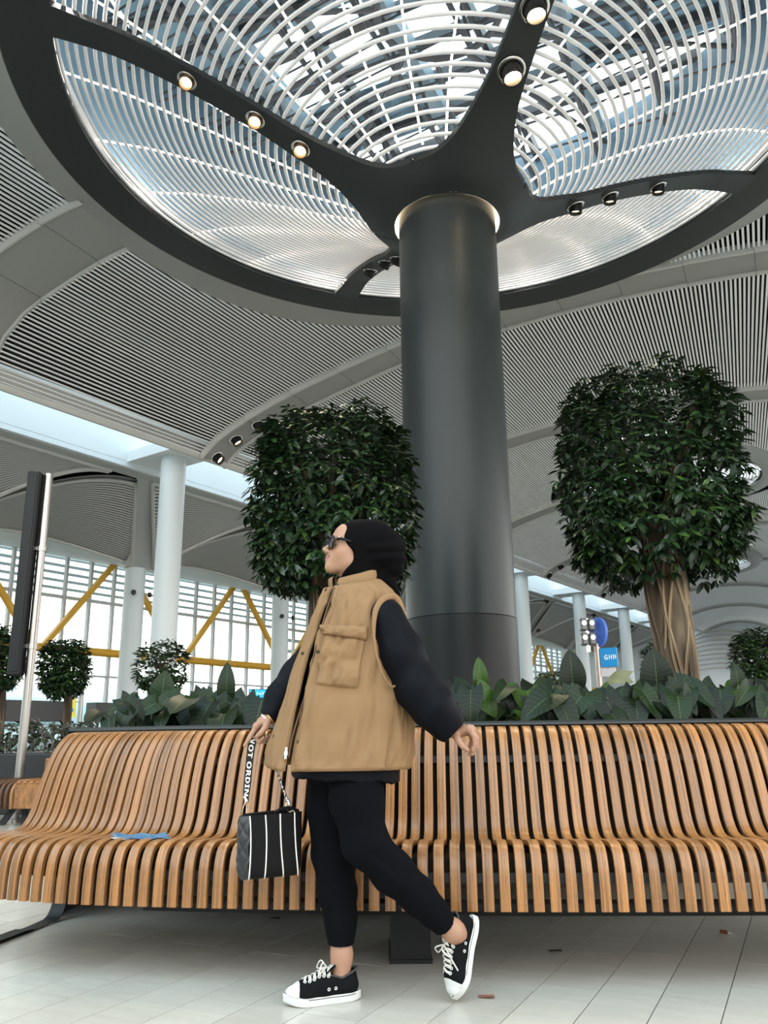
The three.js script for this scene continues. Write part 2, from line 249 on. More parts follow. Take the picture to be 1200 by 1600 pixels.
  for (const s of [-5.2, -4.3, -3.4, -2.5, -1.6, -0.7, 0.2, 1.1, 2.0, 2.9, 3.8, 4.7]) { const L = sqrt(5.9 * 5.9 - s * s); part('purlin', bar(pAt(s, -L, 13.62), pAt(s, L, 13.62), 0.14, 0.2), beamM, up); part('tie', cyl(pAt(s, -L, 12.75), pAt(s + 0.4, L, 12.75), 0.025, 6), beamM, up); part('tie', cyl(pAt(s, -L, 12.9), pAt(s - 0.9, L * 0.9, 13.2), 0.02, 6), beamM, up); }
  for (let q = 0; q < 12; q++) { const a = q / 12 * 2 * PI; part('strut', cyl(V3(CV.x + 1.0 * cos(a), 12.0, CV.z + 1.0 * sin(a)), V3(CV.x + 5.8 * cos(a + 0.2), 13.0, CV.z + 5.8 * sin(a + 0.2)), 0.05, 8), beamM, up); }
  part('hub_ring', new THREE.TorusGeometry(1.0, 0.06, 8, 40).rotateX(PI / 2).translate(CV.x, 12.0, CV.z), beamM, up);
  const glass = new THREE.MeshPhysicalMaterial({ color: rgb(0.9, 0.97, 1), transmission: 1, thickness: 0, roughness: 0.02, ior: 1.45, side: THREE.DoubleSide });
  const opaq = M({ color: rgb(0.20, 0.33, 0.42), roughness: 0.4 });
  let pi = 0; for (let i = 0; i < 6; i++) for (let j = 0; j < 3; j++) { const s0 = -6.4 + i * 1.8 + (i === 0 ? 0 : 0), w0 = -4.2 + j * 2.8; part('pane', new THREE.BoxGeometry(2.64, 0.02, 1.62).applyMatrix4(new THREE.Matrix4().makeBasis(wd, V3(0, 1, 0), hd.clone().negate()).setPosition(pAt(s0 + 0.9, w0 + 1.4, 13.76))), (j !== 1 && i % 2 === 1) || i === 0 ? opaq : glass, up); }
  for (const sg of [-1, 1]) part('roof_panel', patch(40, 1, (u, v) => { const s = lerp(-5.9, 5.9, u), L = sqrt(max(0, 5.95 * 5.95 - s * s)); return pAt(s, sg * lerp(4.2, max(4.2, L), v), 13.8); }), opaq, up);

  // pillar
  const colM = new THREE.MeshPhysicalMaterial({ color: rgb(0.016, 0.022, 0.022), roughness: 0.4, specularIntensity: 0.75, side: THREE.DoubleSide });
  const pl = structG('pillar'); pl.position.copy(CV);
  part('shaft', lathe([[0.704, 2.27], [0.704, 8.6], [0.6, 8.62]], 72), colM, pl);
  part('base_cladding', lathe([[0.712, 0], [0.712, 2.255], [0.706, 2.262]], 72), new THREE.MeshPhysicalMaterial({ color: rgb(0.010, 0.012, 0.012), roughness: 0.45, specularIntensity: 0.6, side: THREE.DoubleSide }), pl);
}
// two more round skylights down the hall
dishC.slice(1).forEach((q, i) => {
  const D = thing('round_skylight', i ? 'small far round skylight glowing low behind the right tree crown' : 'pale round skylight with a bluish centre partly hidden by the right tree crown', 'skylight', V3(q.p.x, 0, q.p.z)), k = q.k, y = q.y;
  part('flange', lathe([[5.5 * k, y + 0.05], [6.3 * k, y], [6.9 * k, y + 0.35], [7.0 * k, y + 0.6]], 96), ribGrey, D);
  for (let j = 0; j < 26; j++) { const r = (1.1 + j * 0.17) * k; part('tube', new THREE.TorusGeometry(r, 0.045 * k, 6, 64).rotateX(PI / 2).translate(0, y + (prof(r / k) - 9.97) * k * 0.25 + 0.12, 0), tubeWhite, D); }
  part('diffuser', lathe([[0.01, y + 0.9], [4.2 * k, y + 0.9], [5.5 * k, y + 0.35]], 64), new THREE.MeshPhysicalMaterial({ color: rgb(0.95, 0.97, 1), transmission: 0.6, thickness: 0, roughness: 0.9, side: THREE.DoubleSide }), D);
});

// ---------------------------------------------------------------- skylight slot, pale columns, side aisle and glass facade (q along the slot, p outwards)
const A0 = P3(-4.802, 0, 21.557), ST = 34.7 * PI / 180;
const QP = (q, p, y) => V3(A0.x + q * sin(ST) - p * cos(ST), y, A0.z - q * cos(ST) - p * sin(ST));
const QD = V3(sin(ST), 0, -cos(ST)), PD = V3(-cos(ST), 0, -sin(ST));
{
  const paleM = M({ color: rgb(0.66, 0.71, 0.72), roughness: 0.45 });
  const wallM = M({ color: rgb(0.80, 0.84, 0.86), roughness: 0.55 });
  const vaultM = M({ color: rgb(0.46, 0.47, 0.45), roughness: 0.55 }), panM = M({ color: rgb(0.60, 0.60, 0.57), roughness: 0.6 }), panD = M({ color: rgb(0.30, 0.30, 0.29), roughness: 0.7 });
  const Q0 = -46, Q1 = 66, SP = 7.18;
  // upstands of the slot
  const up = structG('wall_left');
  part('upstand', merge([bar(QP(Q0, 2.06, 10.0), QP(Q1, 2.06, 10.0), 0.12, 3.44), bar(QP(Q0, 2.15, 8.2), QP(Q1, 2.15, 8.2), 0.3, 0.14)]), wallM, up);
  part('upstand', bar(QP(Q0, -0.27, 10.1), QP(Q1, -0.27, 10.1), 0.08, 3.2), wallM, up);
  for (let i = -6; i <= 8; i++) { // column, and the beam that crosses the slot above it
    const q = -0.56 + i * SP, c = structG('column');
    part('shaft', cyl(QP(q, 0.75, 0), QP(q, 0.75, 8.28), 0.337, 40), paleM, c);
    part('crossbeam', bar(QP(q + 0.05, -0.25, 8.42), QP(q + 0.05, 2.05, 8.42), 1.25, 0.3), wallM, c);
    part('base_ring', cyl(QP(q, 0.75, 0), QP(q, 0.75, 0.12), 0.36, 32), steel, c);
  }
  // aisle vault: between two outer columns an upper and a lower slatted panel meet in a rising curve
  const yTop = 8.2, HEAD = 6.3;
  for (let i = -7; i <= 8; i++) {
    const qa = 2.56 + i * SP, qb = qa + SP, g = 0.42, v = structG('vault');
    const SK = -2.8, TL = [qa + SK + g, 2.5, yTop - 0.12], TR = [qb + SK - g - 0.6, 2.5, yTop - 0.12], BL = [qa + g, 5.6, HEAD + 0.1], BR = [qb - 0.36, 5.75, HEAD + 0.05], TR2 = [qb - 2.66, 2.72, yTop - 0.26];
    const crease = (u) => { const w = 1 - pow2(1 - u); return [lerp(BL[0], TR[0], u), lerp(BL[1], TR[1] + 0.12, w), lerp(BL[2], TR[2], w)]; };
    const foot = (u) => { const b = sin(PI * u); return [lerp(BL[0], BR[0], u), lerp(5.7, 5.75, u) + 0.9 * b, HEAD + 0.08 + 0.55 * b]; };
    const top = (u) => [lerp(TL[0], TR[0], u), 2.5, yTop - 0.12];
    const low = (u) => { const c = crease(min(1, u * 1.0)); return [lerp(BL[0] + 0.05, TR2[0], u), c[1] + 0.25, c[2] + 0.1 - 0.1 * u]; };
    const mix = (a, b, t) => QP(lerp(a[0], b[0], t), lerp(a[1], b[1], t), lerp(a[2], b[2], t));
    const U = (u, t) => mix(top(u), crease(u), t), Lw = (u, t) => mix(low(u), foot(u), t);
    part('panel', patch(24, 8, (u, t) => U(u, t).add(V3(0, 0.1, 0))), panD, v); part('panel', patch(24, 8, (u, t) => Lw(u, t).add(V3(0, 0.1, 0))), panD, v);
    const rim = (f, a, n) => tube(Array.from({ length: n + 1 }, (_, j) => f(j / n)), a, n * 2, 6);
    part('trim', merge([rim((u) => U(u, 0), 0.06, 8), rim((u) => U(u, 1), 0.07, 16), rim((u) => U(0.001, u), 0.06, 6)]), trimGrey, v);
    part('trim', merge([rim((u) => Lw(u, 0.02), 0.05, 16), rim((u) => Lw(u, 1), 0.06, 16), rim((u) => Lw(1, u), 0.06, 8)]), trimGrey, v);
    const strips = (f, n, lo, hi) => { const L = []; for (let k = 0; k < n; k++) { const t = (k + 0.5) / n, w = 0.28 / n; L.push(patch(10, 1, (u, s) => f(lerp(lo, hi, u), t + (s - 0.5) * 2 * w))); } return merge(L); };
    stuff(part('slat_field', strips(U, 26, 0, 0.97), panM, v)); stuff(part('slat_field', strips(Lw, 34, 0.03, 1), panM, v));
    // the plain strip that comes down to the outer column
    const hw = (t) => 0.36 + 0.5 * pow2(max(0, (t - 0.8) / 0.2)) * 0.6 + 0.5 * pow2(max(0, 0.18 - t) / 0.18);
    part('spandrel', patch(6, 14, (u, t) => QP(qa + SK * (1 - t) + (u * 2 - 1) * (hw(t) + 0.05), lerp(2.1, 5.75, t), lerp(yTop + 0.03, HEAD, t * t * 0.4 + t * 0.6) + 0.02)), vaultM, v);
    part('fascia', bar(QP(qa, 2.35, yTop + 0.02), QP(qb, 2.35, yTop + 0.02), 0.5, 0.22), vaultM, v);
    // roof deck so that the sky comes in only through the slot, and the white bulkhead above the glass
    part('deck', patch(2, 2, (u, t) => QP(lerp(qa, qb, u), lerp(2.1, 9.3, t), lerp(yTop + 0.75, 8.3, t))), black, v);
    part('bulkhead', patch(16, 2, (u, t) => { const f = foot(clamp((u * SP - g) / (SP - 2 * g), 0, 1)), b = [lerp(qa, qb, u), 8.95, 7.0]; return QP(lerp(u === 0 ? qa : u === 1 ? qb : f[0], b[0], t), lerp(f[1], b[1], t), lerp(f[2], b[2] + 0.0, t)); }), wallM, v);
    const c = structG('column');
    part('shaft', cyl(QP(qa, 6.0, 0), QP(qa, 6.0, HEAD + 0.02), 0.337, 36), paleM, c);
    for (const o of [-0.3, 0.3]) part('bracket', cyl(QP(qa + o, 5.66, HEAD - 0.85), QP(qa + o * 1.2, 5.58, HEAD - 0.85), 0.085, 14), darkSteel, c);
  }
  part('bulkhead', bar(QP(Q0, 9.12, 7.75), QP(Q1, 9.12, 7.75), 0.08, 1.4), wallM, up);
  // facade
  const fr = M({ color: rgb(0.5, 0.53, 0.54), roughness: 0.5 }), lou = M({ color: rgb(0.52, 0.55, 0.56), roughness: 0.5 });
  const glass = new THREE.MeshPhysicalMaterial({ color: rgb(0.93, 0.98, 0.98), transmission: 1, thickness: 0, roughness: 0.02, ior: 1.3, side: THREE.DoubleSide });
  const PF = 9, win = structG('window');
  const paneG = new THREE.BoxGeometry(0.02, 1, 1), mullG = new THREE.BoxGeometry(0.14, 7.1, 0.1), place = (o, q, p, y) => { o.position.copy(QP(q, p, y)); o.rotation.y = -ST; return o; };
  for (let q = -40, i = 0; q < 60; q += 1.0, i++) {
    const near = q > -4 && q < 15;
    place(part('mullion', mullG, fr, win), q, PF, 3.55);
    for (const [a, b] of [[0, 3.0], [3.0, 5.6], [5.6, 7.1]]) if (near || a === 0) { const o = place(part('pane', paneG, glass, win), q + 0.5, PF + 0.06, near ? (a + b) / 2 : 3.55); o.scale.set(1, near ? b - a - 0.06 : 7.05, 0.9); }
  }
  for (const y of [0.15, 3.0, 5.6, 7.05]) part('transom', bar(QP(-40, PF, y), QP(60, PF, y), 0.1, y === 5.6 ? 0.09 : 0.07), fr, win);
  for (let k = 0; k < 6; k++) part('louvre', bar(QP(-40, PF + 0.5, 5.72 + k * 0.27), QP(60, PF + 0.5, 5.72 + k * 0.27), 0.3, 0.045), lou, win);
  for (let k = 0; k < 7; k++) part('louvre', bar(QP(14, PF + 0.5, 2.2 + k * 0.5), QP(60, PF + 0.5, 2.2 + k * 0.5), 0.3, 0.12), lou, win);
  // yellow bracing in front of the glass
  const br = structG('beam');
  part('rail', cyl(QP(-40, 8.5, 3.78), QP(60, 8.5, 3.78), 0.14, 12), yellow, br);
  for (let i = -5; i <= 8; i++) { const qa = 3.8 + i * 6.0; for (const [o, e] of [[-0.25, -2.85], [0.3, 2.95]]) part('brace', bar(QP(qa + o, 8.45, 6.95), QP(qa + e, 8.45, 3.75), 0.17, 0.17), yellow, br); if (i >= 3) for (const [o, e] of [[-2.9, 0], [3.4, 0.6]]) part('brace', bar(QP(qa + o, 8.45, 3.75), QP(qa + e, 8.45, 0.3), 0.17, 0.17), yellow, br); }
  // low dark kiosks and gates under the glass
  const kM = M({ color: rgb(0.022, 0.024, 0.026), roughness: 0.4 });
  const ko = structG('partition');
  for (let i = 0; i < 9; i++) { const a = -10 + i * 3.1, b = a + (i === 3 ? 2.2 : 2.9); part('fascia', bar(QP(a, 7.6, 1.72), QP(b, 7.6, 1.72), 0.5, 0.62), kM, ko); for (const q of [a + 0.05, (a + b) / 2, b - 0.05]) part('post', bar(QP(q, 7.6, 0), QP(q, 7.6, 1.5), 0.12, 0.1, QD), kM, ko); part('counter', bar(QP(a, 7.55, 0.55), QP(b, 7.55, 0.55), 0.4, 0.06), kM, ko); }
  // outside: apron, a pale terminal pier beyond
  struct('ground', boxAt(-110, -0.36, -60, 150, 0.3, 240), M({ color: rgb(0.5, 0.5, 0.48), roughness: 0.9 })).position.set(0, -0.1, 0);
  const pier = structG('building'); pier.userData.label = 'pale low terminal building beyond the glass facade';
  for (let i = 0; i < 6; i++) { const q = -20 + i * 13; part('wall', new RoundedBoxGeometry(11, 4.6, 8, 2, 0.8).applyMatrix4(new THREE.Matrix4().makeRotationY(-ST + PI / 2)).translate(...QP(q, 44, 2.3)), M({ color: rgb(0.55, 0.66, 0.66), roughness: 0.4 }), pier); part('window', new THREE.BoxGeometry(10, 1.2, 0.2).applyMatrix4(new THREE.Matrix4().makeRotationY(-ST + PI / 2)).translate(...QP(q, 39.8, 2.6)), M({ color: rgb(0.25, 0.36, 0.38), roughness: 0.2 }), pier); }
  // far end of the hall, and the other long side (out of view): a glazed front of posts and rails
  const end = structG('wall_back');
  part('panel', bar(SW(57.5, -34, 5), SW(57.5, 30, 5), 0.3, 10), wallM, end);
  part('panel', bar(SW(-27, -34, 3), SW(-27, 30, 3), 0.3, 6), wallM, structG('wall_front'));
  for (let i = 0; i < 9; i++) part('arch_rib', tube(Array.from({ length: 13 }, (_, j) => { const a = j / 12 * PI; return SW(55.5 - i * 0.12, -1 + (9 - i * 0.6) * -cos(a), 1.2 + i * 0.42 + (4.2 - i * 0.1) * sin(a)); }), 0.09, 40, 6), trimGrey, end);
  const rt = structG('window');
  for (let s = -20; s <= 56; s += 3.55) part('mullion', bar(SW(s, wR(s) + 0.3, 0), SW(s, wR(s) + 0.3, 8.1), 0.12, 0.2, V3(1, 0, 0)), fr, rt);
  for (const y of [0.1, 2.8, 5.6, 8.05]) part('transom', bar(SW(-20, wR(-20) + 0.3, y), SW(56, wR(56) + 0.3, y), 0.1, 0.1), fr, rt);
}
function pow2(x) { return x * x; }

// ---------------------------------------------------------------- the long curved slat bench
const oak = (seed) => pixTex(128, 512, (u, v) => {
  const a = tn(u, v, 24, 3, seed), b = tn(u, v, 60, 8, seed + 1), c = tn(u, v, 9, 2, seed + 2), d = tn(u, v, 64, 40, seed + 3), k = 1 + 0.15 * a + 0.17 * b + 0.12 * c - 0.4 * max(0, d - 0.35) - 0.2 * max(0, b - 0.3);
  return [157 * k, 106 * k, 57 * k];
});
const oaks = [11, 31, 57].map(oak);
const woodM = []; for (const t of oaks) for (const k of [0.82, 0.94, 1.06]) woodM.push(new THREE.MeshPhysicalMaterial({ map: t, color: rgb(k * 0.9, k * 0.88, k * 0.85), roughness: 0.4, clearcoat: 0.3, clearcoatRoughness: 0.22, side: THREE.DoubleSide }));
const benchCurve = new THREE.CatmullRomCurve3([[-2.5, 4.06], [-1.9, 3.705], [-1.494, 3.515], [-1.196, 3.41], [-0.851, 3.335], [-0.271, 3.245], [0.209, 3.19], [0.75, 3.15], [1.3, 3.127], [1.9, 3.125], [2.6, 3.15]].map(([x, z]) => P3(x, 0, z)), false, 'centripetal');
benchCurve.arcLengthDivisions = 800;
const secC = new THREE.CatmullRomCurve3([[0, 0.25], [0.002, 0.33], [0.014, 0.41], [0.045, 0.455], [0.10, 0.47], [0.2, 0.466], [0.33, 0.452], [0.415, 0.446], [0.475, 0.458], [0.515, 0.505], [0.542, 0.58], [0.575, 0.68], [0.622, 0.785], [0.672, 0.85], [0.72, 0.882], [0.765, 0.888]].map(([d, h]) => V3(0, h, -d)), false, 'centripetal');
const benchAt = (l) => { const L = benchCurve.getLength(), t = l / L, p = benchCurve.getPointAt(t), T = benchCurve.getTangentAt(t); return { p, a: atan2(-T.z, T.x) }; };  // a: turn about y
const secP = (t) => { const p = secC.getPointAt(t), T = secC.getTangentAt(t); return { p, n: V3(0, -T.z, T.y) }; };
function slatGeo(w, th, k) {
  const st = 44, ring = [[-w / 2, 0.003], [-w / 2 + 0.003, 0], [w / 2 - 0.003, 0], [w / 2, 0.003], [w / 2, th - 0.002], [w / 2 - 0.002, th], [-w / 2 + 0.002, th], [-w / 2, th - 0.002], [-w / 2, 0.003]], L = secC.getLength();
  const g = patch(8, st, (u, v) => { const { p, n } = secP(v), r = ring[Math.round(u * 8)]; return [r[0], p.y + n.y * -r[1] * (n.y < -9 ? -1 : 1), p.z + n.z * -r[1], u * 3.6 + k * 0.27, v * L * 0.9 + k * 0.41]; });
  const caps = [0, 1].map((e) => { const { p, n } = secP(e); return patch(1, 1, (u, v) => [lerp(-w / 2, w / 2, u), p.y - n.y * th * v, p.z - n.z * th * v, u * 0.2, v * 0.1]); });
  return merge([g, ...caps]);
}
{
  const B = thing('slat_bench', 'long curved bench of bent honey-brown wooden slats with high back along the planter', 'bench');
  const geos = [0, 1, 2, 3].map((k) => slatGeo(0.0375, 0.022, k)), R = rng(3);
  const l0 = 0.64, n = 72, pitch = 0.0583;
  for (let i = 0; i < n; i++) { const { p, a } = benchAt(l0 + i * pitch), m = part('slat', geos[floor(R() * 4)], woodM[floor(R() * woodM.length)], B); m.position.copy(p); m.rotation.y = a; }
  const la = l0 + 0.01, lb = l0 + (n - 1) * pitch;
  const sheet = (t0, t1, off, la2 = la) => patch(90, 40, (u, v) => { const { p, a } = benchAt(lerp(la2, lb, u)), { p: q, n: nn } = secP(lerp(t0, t1, v)), y = q.y - nn.y * off, z = q.z - nn.z * off; return [p.x + sin(a) * z, y, p.z + cos(a) * z]; });
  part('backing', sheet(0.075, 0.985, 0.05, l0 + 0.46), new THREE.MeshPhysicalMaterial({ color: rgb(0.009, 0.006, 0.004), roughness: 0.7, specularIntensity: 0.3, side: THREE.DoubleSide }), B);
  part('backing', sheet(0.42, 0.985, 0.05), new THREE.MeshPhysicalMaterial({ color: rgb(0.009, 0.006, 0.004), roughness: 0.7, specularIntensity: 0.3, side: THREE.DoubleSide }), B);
  part('support_bar', sheet(0.81, 0.84, 0.034), M({ color: rgb(0.014, 0.015, 0.016), roughness: 0.6 }), B);
  part('support_bar', sheet(0.075, 0.105, 0.034, l0 + 0.5), M({ color: rgb(0.014, 0.015, 0.016), roughness: 0.6 }), B);
  part('front_skirt', patch(60, 3, (u, v) => { const { p, a } = benchAt(lerp(l0 + 1.1, lb, u)), o = [[0.03, 0.27], [0.03, 0.232], [0.12, 0.232], [0.12, 0.27]][Math.round(v * 3)]; return [p.x - sin(a) * o[0], o[1], p.z - cos(a) * o[0]]; }), blackSteel, B);
  // block leg under the middle, strap foot at the left end
  const blk = atH(642, 1506, 0); part('leg', merge([boxAt(blk.x, 0.155, blk.z - 0.17, 0.158, 0.31, 0.33), boxAt(blk.x, 0.007, blk.z - 0.17, 0.168, 0.014, 0.345)]), blackSteel, B);
  const rx = 2.15, rz = -3.55; part('leg', merge([boxAt(rx, 0.155, rz - 0.17, 0.158, 0.31, 0.33), boxAt(rx, 0.007, rz - 0.17, 0.168, 0.014, 0.345)]), blackSteel, B);
  const fA = atH(86, 1438, 0.0), fB = atH(-40, 1486, 0.0), fd = fB.clone().sub(fA).normalize(), fs = V3(fd.z, 0, -fd.x);
  const strap = [[0.0, 0.42], [0.0, 0.12], [0.012, 0.06], [0.05, 0.018], [0.12, 0.009], [0.9, 0.009]];
  const sc = new THREE.CatmullRomCurve3(strap.map(([d, h]) => fA.clone().addScaledVector(fd, d - 0.03).setY(h)), false, 'centripetal');
  part('foot', merge([0, 0.009].map((o) => patch(1, 40, (u, v) => sc.getPointAt(v).addScaledVector(fs, (u - 0.5) * 0.075).add(V3(0, o * (v > 0.5 ? 1 : 0), 0).addScaledVector(fd, v > 0.5 ? 0 : -o))))), blackSteel, B);
}
const benchBack = (l, d, h) => { const { p, a } = benchAt(l); return V3(p.x - sin(a) * d, h, p.z - cos(a) * d); };
// leaflet on the seat
{
  const paint = canvasTex(256, 128, (c) => { c.fillStyle = '#3f9fd6'; c.fillRect(0, 0, 256, 128); const R = rng(8); for (const [col, n] of [['#e9eef0', 12], ['#1d5d92', 12], ['#8fc4dc', 10], ['#20262b', 6], ['#b9d4c4', 6]]) for (let i = 0; i < n; i++) { c.fillStyle = col; c.beginPath(); const x = R() * 256, y = R() * 128; c.moveTo(x, y); c.lineTo(x + 40 * R(), y + 20 * R()); c.lineTo(x + 30 * R() - 10, y + 30 * R()); c.fill(); } c.fillStyle = '#c23a34'; c.fillRect(60, 20, 26, 16); c.fillStyle = '#f4f0ee'; c.fillRect(0, 0, 60, 40); });
  const c = at(219, 1299, 3.58); c.y = 0; const g = patch(16, 8, (u, v) => { const x = (u - 0.5) * 0.225, z = (v - 0.5) * 0.2; return [x + c.x + z * 0.35 + 0.012 * sin(v * 19), 0.4665 + 0.004 * sin(u * 14 + v * 3) + 0.006 * abs(u - 0.5) + 0.003, c.z + z]; });
  solo('leaflet', g, M({ map: paint, color: rgb(0.5, 0.5, 0.5), roughness: 0.4 }), 'crumpled blue and white printed leaflet lying on the left part of the bench seat', 'leaflet');
}
// litter on the floor
[['paper_scrap', 1137, 1461, 0.024, 'small white and brown paper scrap on the floor at the right', 'litter', 0.6], ['dry_leaf', 868, 1487, 0.03, 'tiny dark shred on the floor below the right half of the bench', 'litter', 0.05], ['dry_leaf', 429, 1436, 0.03, 'small brown dried leaf on the floor under the bench, left of the woman', 'litter', 0.08], ['dry_leaf', 760, 1559, 0.032, 'small reddish shred on the floor just right of the raised shoe', 'litter', 0.2]].forEach(([n, x, y, s, l, c, k], i) => {
  const p = atH(x, y, 0), g = patch(4, 2, (u, v) => [p.x + (u - 0.5) * s * 1.6, 0.002 + 0.012 * s / 0.024 * abs(v - 0.4) * u, p.z + (v - 0.5) * s + (u - 0.5) * s * 0.7]);
  if (i === 0) { const o = thing(n, l, c, p); part('white_side', patch(3, 2, (u, v) => [u * 0.03, 0.003 + 0.014 * v * (1 - u), (u - 0.5) * 0.02 + v * 0.006]), M({ color: rgb(0.85, 0.85, 0.85), roughness: 0.7 }), o); part('brown_side', patch(3, 2, (u, v) => [-0.026 * u, 0.003 + 0.016 * v, -u * 0.02 + v * 0.004]), M({ color: rgb(0.22, 0.07, 0.03), roughness: 0.8 }), o); }
  else solo(n, g, M({ color: i === 3 ? rgb(0.3, 0.12, 0.08) : rgb(0.05, 0.03, 0.02), roughness: 0.8 }), l, c);
});

// ---------------------------------------------------------------- the planter behind the bench
{
  const P = thing('planter', 'long dark planter box behind the bench that holds the leafy plants and both big trees', 'planter');
  const steelEdge = M({ color: rgb(0.035, 0.034, 0.03), roughness: 0.45, metalness: 0.3 });
  const f = (l, d, h) => benchBack(l, d, h), la = 0.5, lb = 4.75;
  part('wall', patch(60, 4, (u, v) => f(lerp(la, lb, u), [2.3, 0.95, 0.815, 0.845, 0.845][Math.round(v * 4)], [0, 0.74, 0.905, 0.905, 0.7][Math.round(v * 4)])), steelEdge, P);
  part('rim', patch(60, 4, (u, v) => f(lerp(la, lb, u), [0.798, 0.798, 0.862, 0.862, 0.798][Math.round(v * 4)], [0.894, 0.912, 0.912, 0.894, 0.894][Math.round(v * 4)])), steelEdge, P);
  part('end_wall', patch(1, 1, (u, v) => f(la, 0.8, 0.9).lerp(P3(-1.3, 0.9, 12), u).setY(v * 0.905)), steelEdge, P);
  part('soil', patch(60, 60, (u, v) => { const a = f(lerp(la, lb, u), 0.82, 0), b = P3(lerp(-1.3, 5, u), 0, 12.5), p = a.lerp(b, v); const d = hypot(p.x - CV.x, p.z - CV.z); p.y = 0.82 + 0.03 * fbm(p.x * 3, p.z * 3, 1); if (d < 0.75) { p.x = CV.x + (p.x - CV.x) / d * 0.75; p.z = CV.z + (p.z - CV.z) / d * 0.75; } return p; }), M({ color: rgb(0.02, 0.014, 0.01), roughness: 1 }), P);
}
// heart-shaped glossy leaves
const leafTex = (seed, base) => canvasTex(128, 128, (c) => {
  const R = rng(seed); c.fillStyle = `rgb(${base})`; c.fillRect(0, 0, 128, 128);
  for (let i = 0; i < 260; i++) { c.fillStyle = `rgba(${R() < 0.5 ? '20,34,14' : '74,96,48'},0.10)`; c.fillRect(R() * 128, R() * 128, 10 * R() + 3, 10 * R() + 3); }
  c.strokeStyle = 'rgba(150,170,120,0.95)'; c.lineWidth = 2.4; c.beginPath(); c.moveTo(64, 128); c.lineTo(64, 0); c.stroke();
  c.lineWidth = 1; c.strokeStyle = 'rgba(140,160,110,0.7)'; for (let k = 0; k < 8; k++) for (const s of [-1, 1]) { c.beginPath(); c.moveTo(64, 120 - k * 13); c.quadraticCurveTo(64 + s * 30, 112 - k * 14, 64 + s * 62, 90 - k * 15 + 10); c.stroke(); }
});
const LM = (map, kk, r = 0.34, k = kk * 0.42) => new THREE.MeshPhysicalMaterial({ map, color: rgb(k * 0.9, k * 1.05, k * 0.7), roughness: 0.38, specularIntensity: 0.45, side: THREE.DoubleSide });
const leafMats = [LM(leafTex(1, '40,60,34'), 0.75), LM(leafTex(2, '34,54,30'), 0.7), LM(leafTex(3, '48,70,34'), 0.8), LM(leafTex(4, '88,120,40'), 0.8), LM(leafTex(5, '30,46,28'), 0.62)];
function heartLeaf(L, W, droop, fold, seed) {
  return patch(10, 12, (u, v) => {
    const x = u * 2 - 1, hw = W * 0.5 * Math.pow(sin(PI * Math.pow(0.14 + 0.86 * v, 0.72)), 0.7), back = 0.2 * L * (1 - v) * (1 - v) * Math.pow(abs(x), 1.3), y = L * v - back;
    return [x * hw, -droop * v * v * L + fold * abs(x) * hw + 0.012 * sin(v * 9 + seed) * abs(x), -y, u, v];
  });
}
const heartGeos = [heartLeaf(1, 0.84, 0.25, 0.22, 0), heartLeaf(1, 0.72, 0.4, 0.3, 2), heartLeaf(1, 0.92, 0.2, 0.12, 4), heartLeaf(1, 0.6, 0.3, 0.35, 5)];
const stemM = M({ color: rgb(0.06, 0.09, 0.03), roughness: 0.5 });
function leafyPlant(name, label, px, Z, top, n, size, seed, spread = 0.2, opts = {}) {
  const R = rng(seed), b = at(px, 1120, Z); b.y = 0.853; const o = thing(name, label, 'plant', b, opts.group), topY = at(px, top, Z).y - b.y;
  for (let i = 0; i < n; i++) {
    const az = (i / n + R() * 0.3) * 2 * PI, h = topY * lerp(0.38, 0.88, i === 0 ? 1 : Math.pow(R(), 0.8)), r = spread * (0.35 + 0.65 * R()) * (i === 0 ? 0.4 : 1), e = V3(sin(az) * r, h, cos(az) * r), L = size * (0.75 + 0.5 * R());
    const facing = V3(sin(az) * 0.5, 0, cos(az) * 0.5 + 0.75).normalize();   // blades tilt outwards and towards the light
    part('stem', tube([V3(sin(az) * 0.02, 0, cos(az) * 0.02), V3(sin(az) * r * 0.45, h * 0.65, cos(az) * r * 0.45), e], (t) => 0.006 - 0.002 * t, 8, 5), stemM, o);
    const m = part('leaf', heartGeos[floor(R() * heartGeos.length)], leafMats[R() < 0.1 ? 3 : [0, 1, 2, 4][floor(R() * 4)]], o);
    m.scale.set(L, L, L); m.position.copy(e);
    const up = i === 0 && opts.up, an = up ? (R() - 0.5) * 0.6 : (R() - 0.5) * 3.4, dn = lerp(0.25, 1.6, R()), d = (up ? V3(sin(an) * 0.3, 1, 0.15) : V3(sin(an), -dn, cos(an) * 0.7 + 0.25)).normalize(), nn = up ? V3(0.3 * (R() - 0.5), 0.2, 1) : V3((R() - 0.5) * 0.7, 0.6, 0.9), z = d.clone().negate(), x = nn.cross(z).normalize(), y = z.clone().cross(x);
    m.quaternion.setFromRotationMatrix(new THREE.Matrix4().makeBasis(x, y, z));
  }
  return o;
}
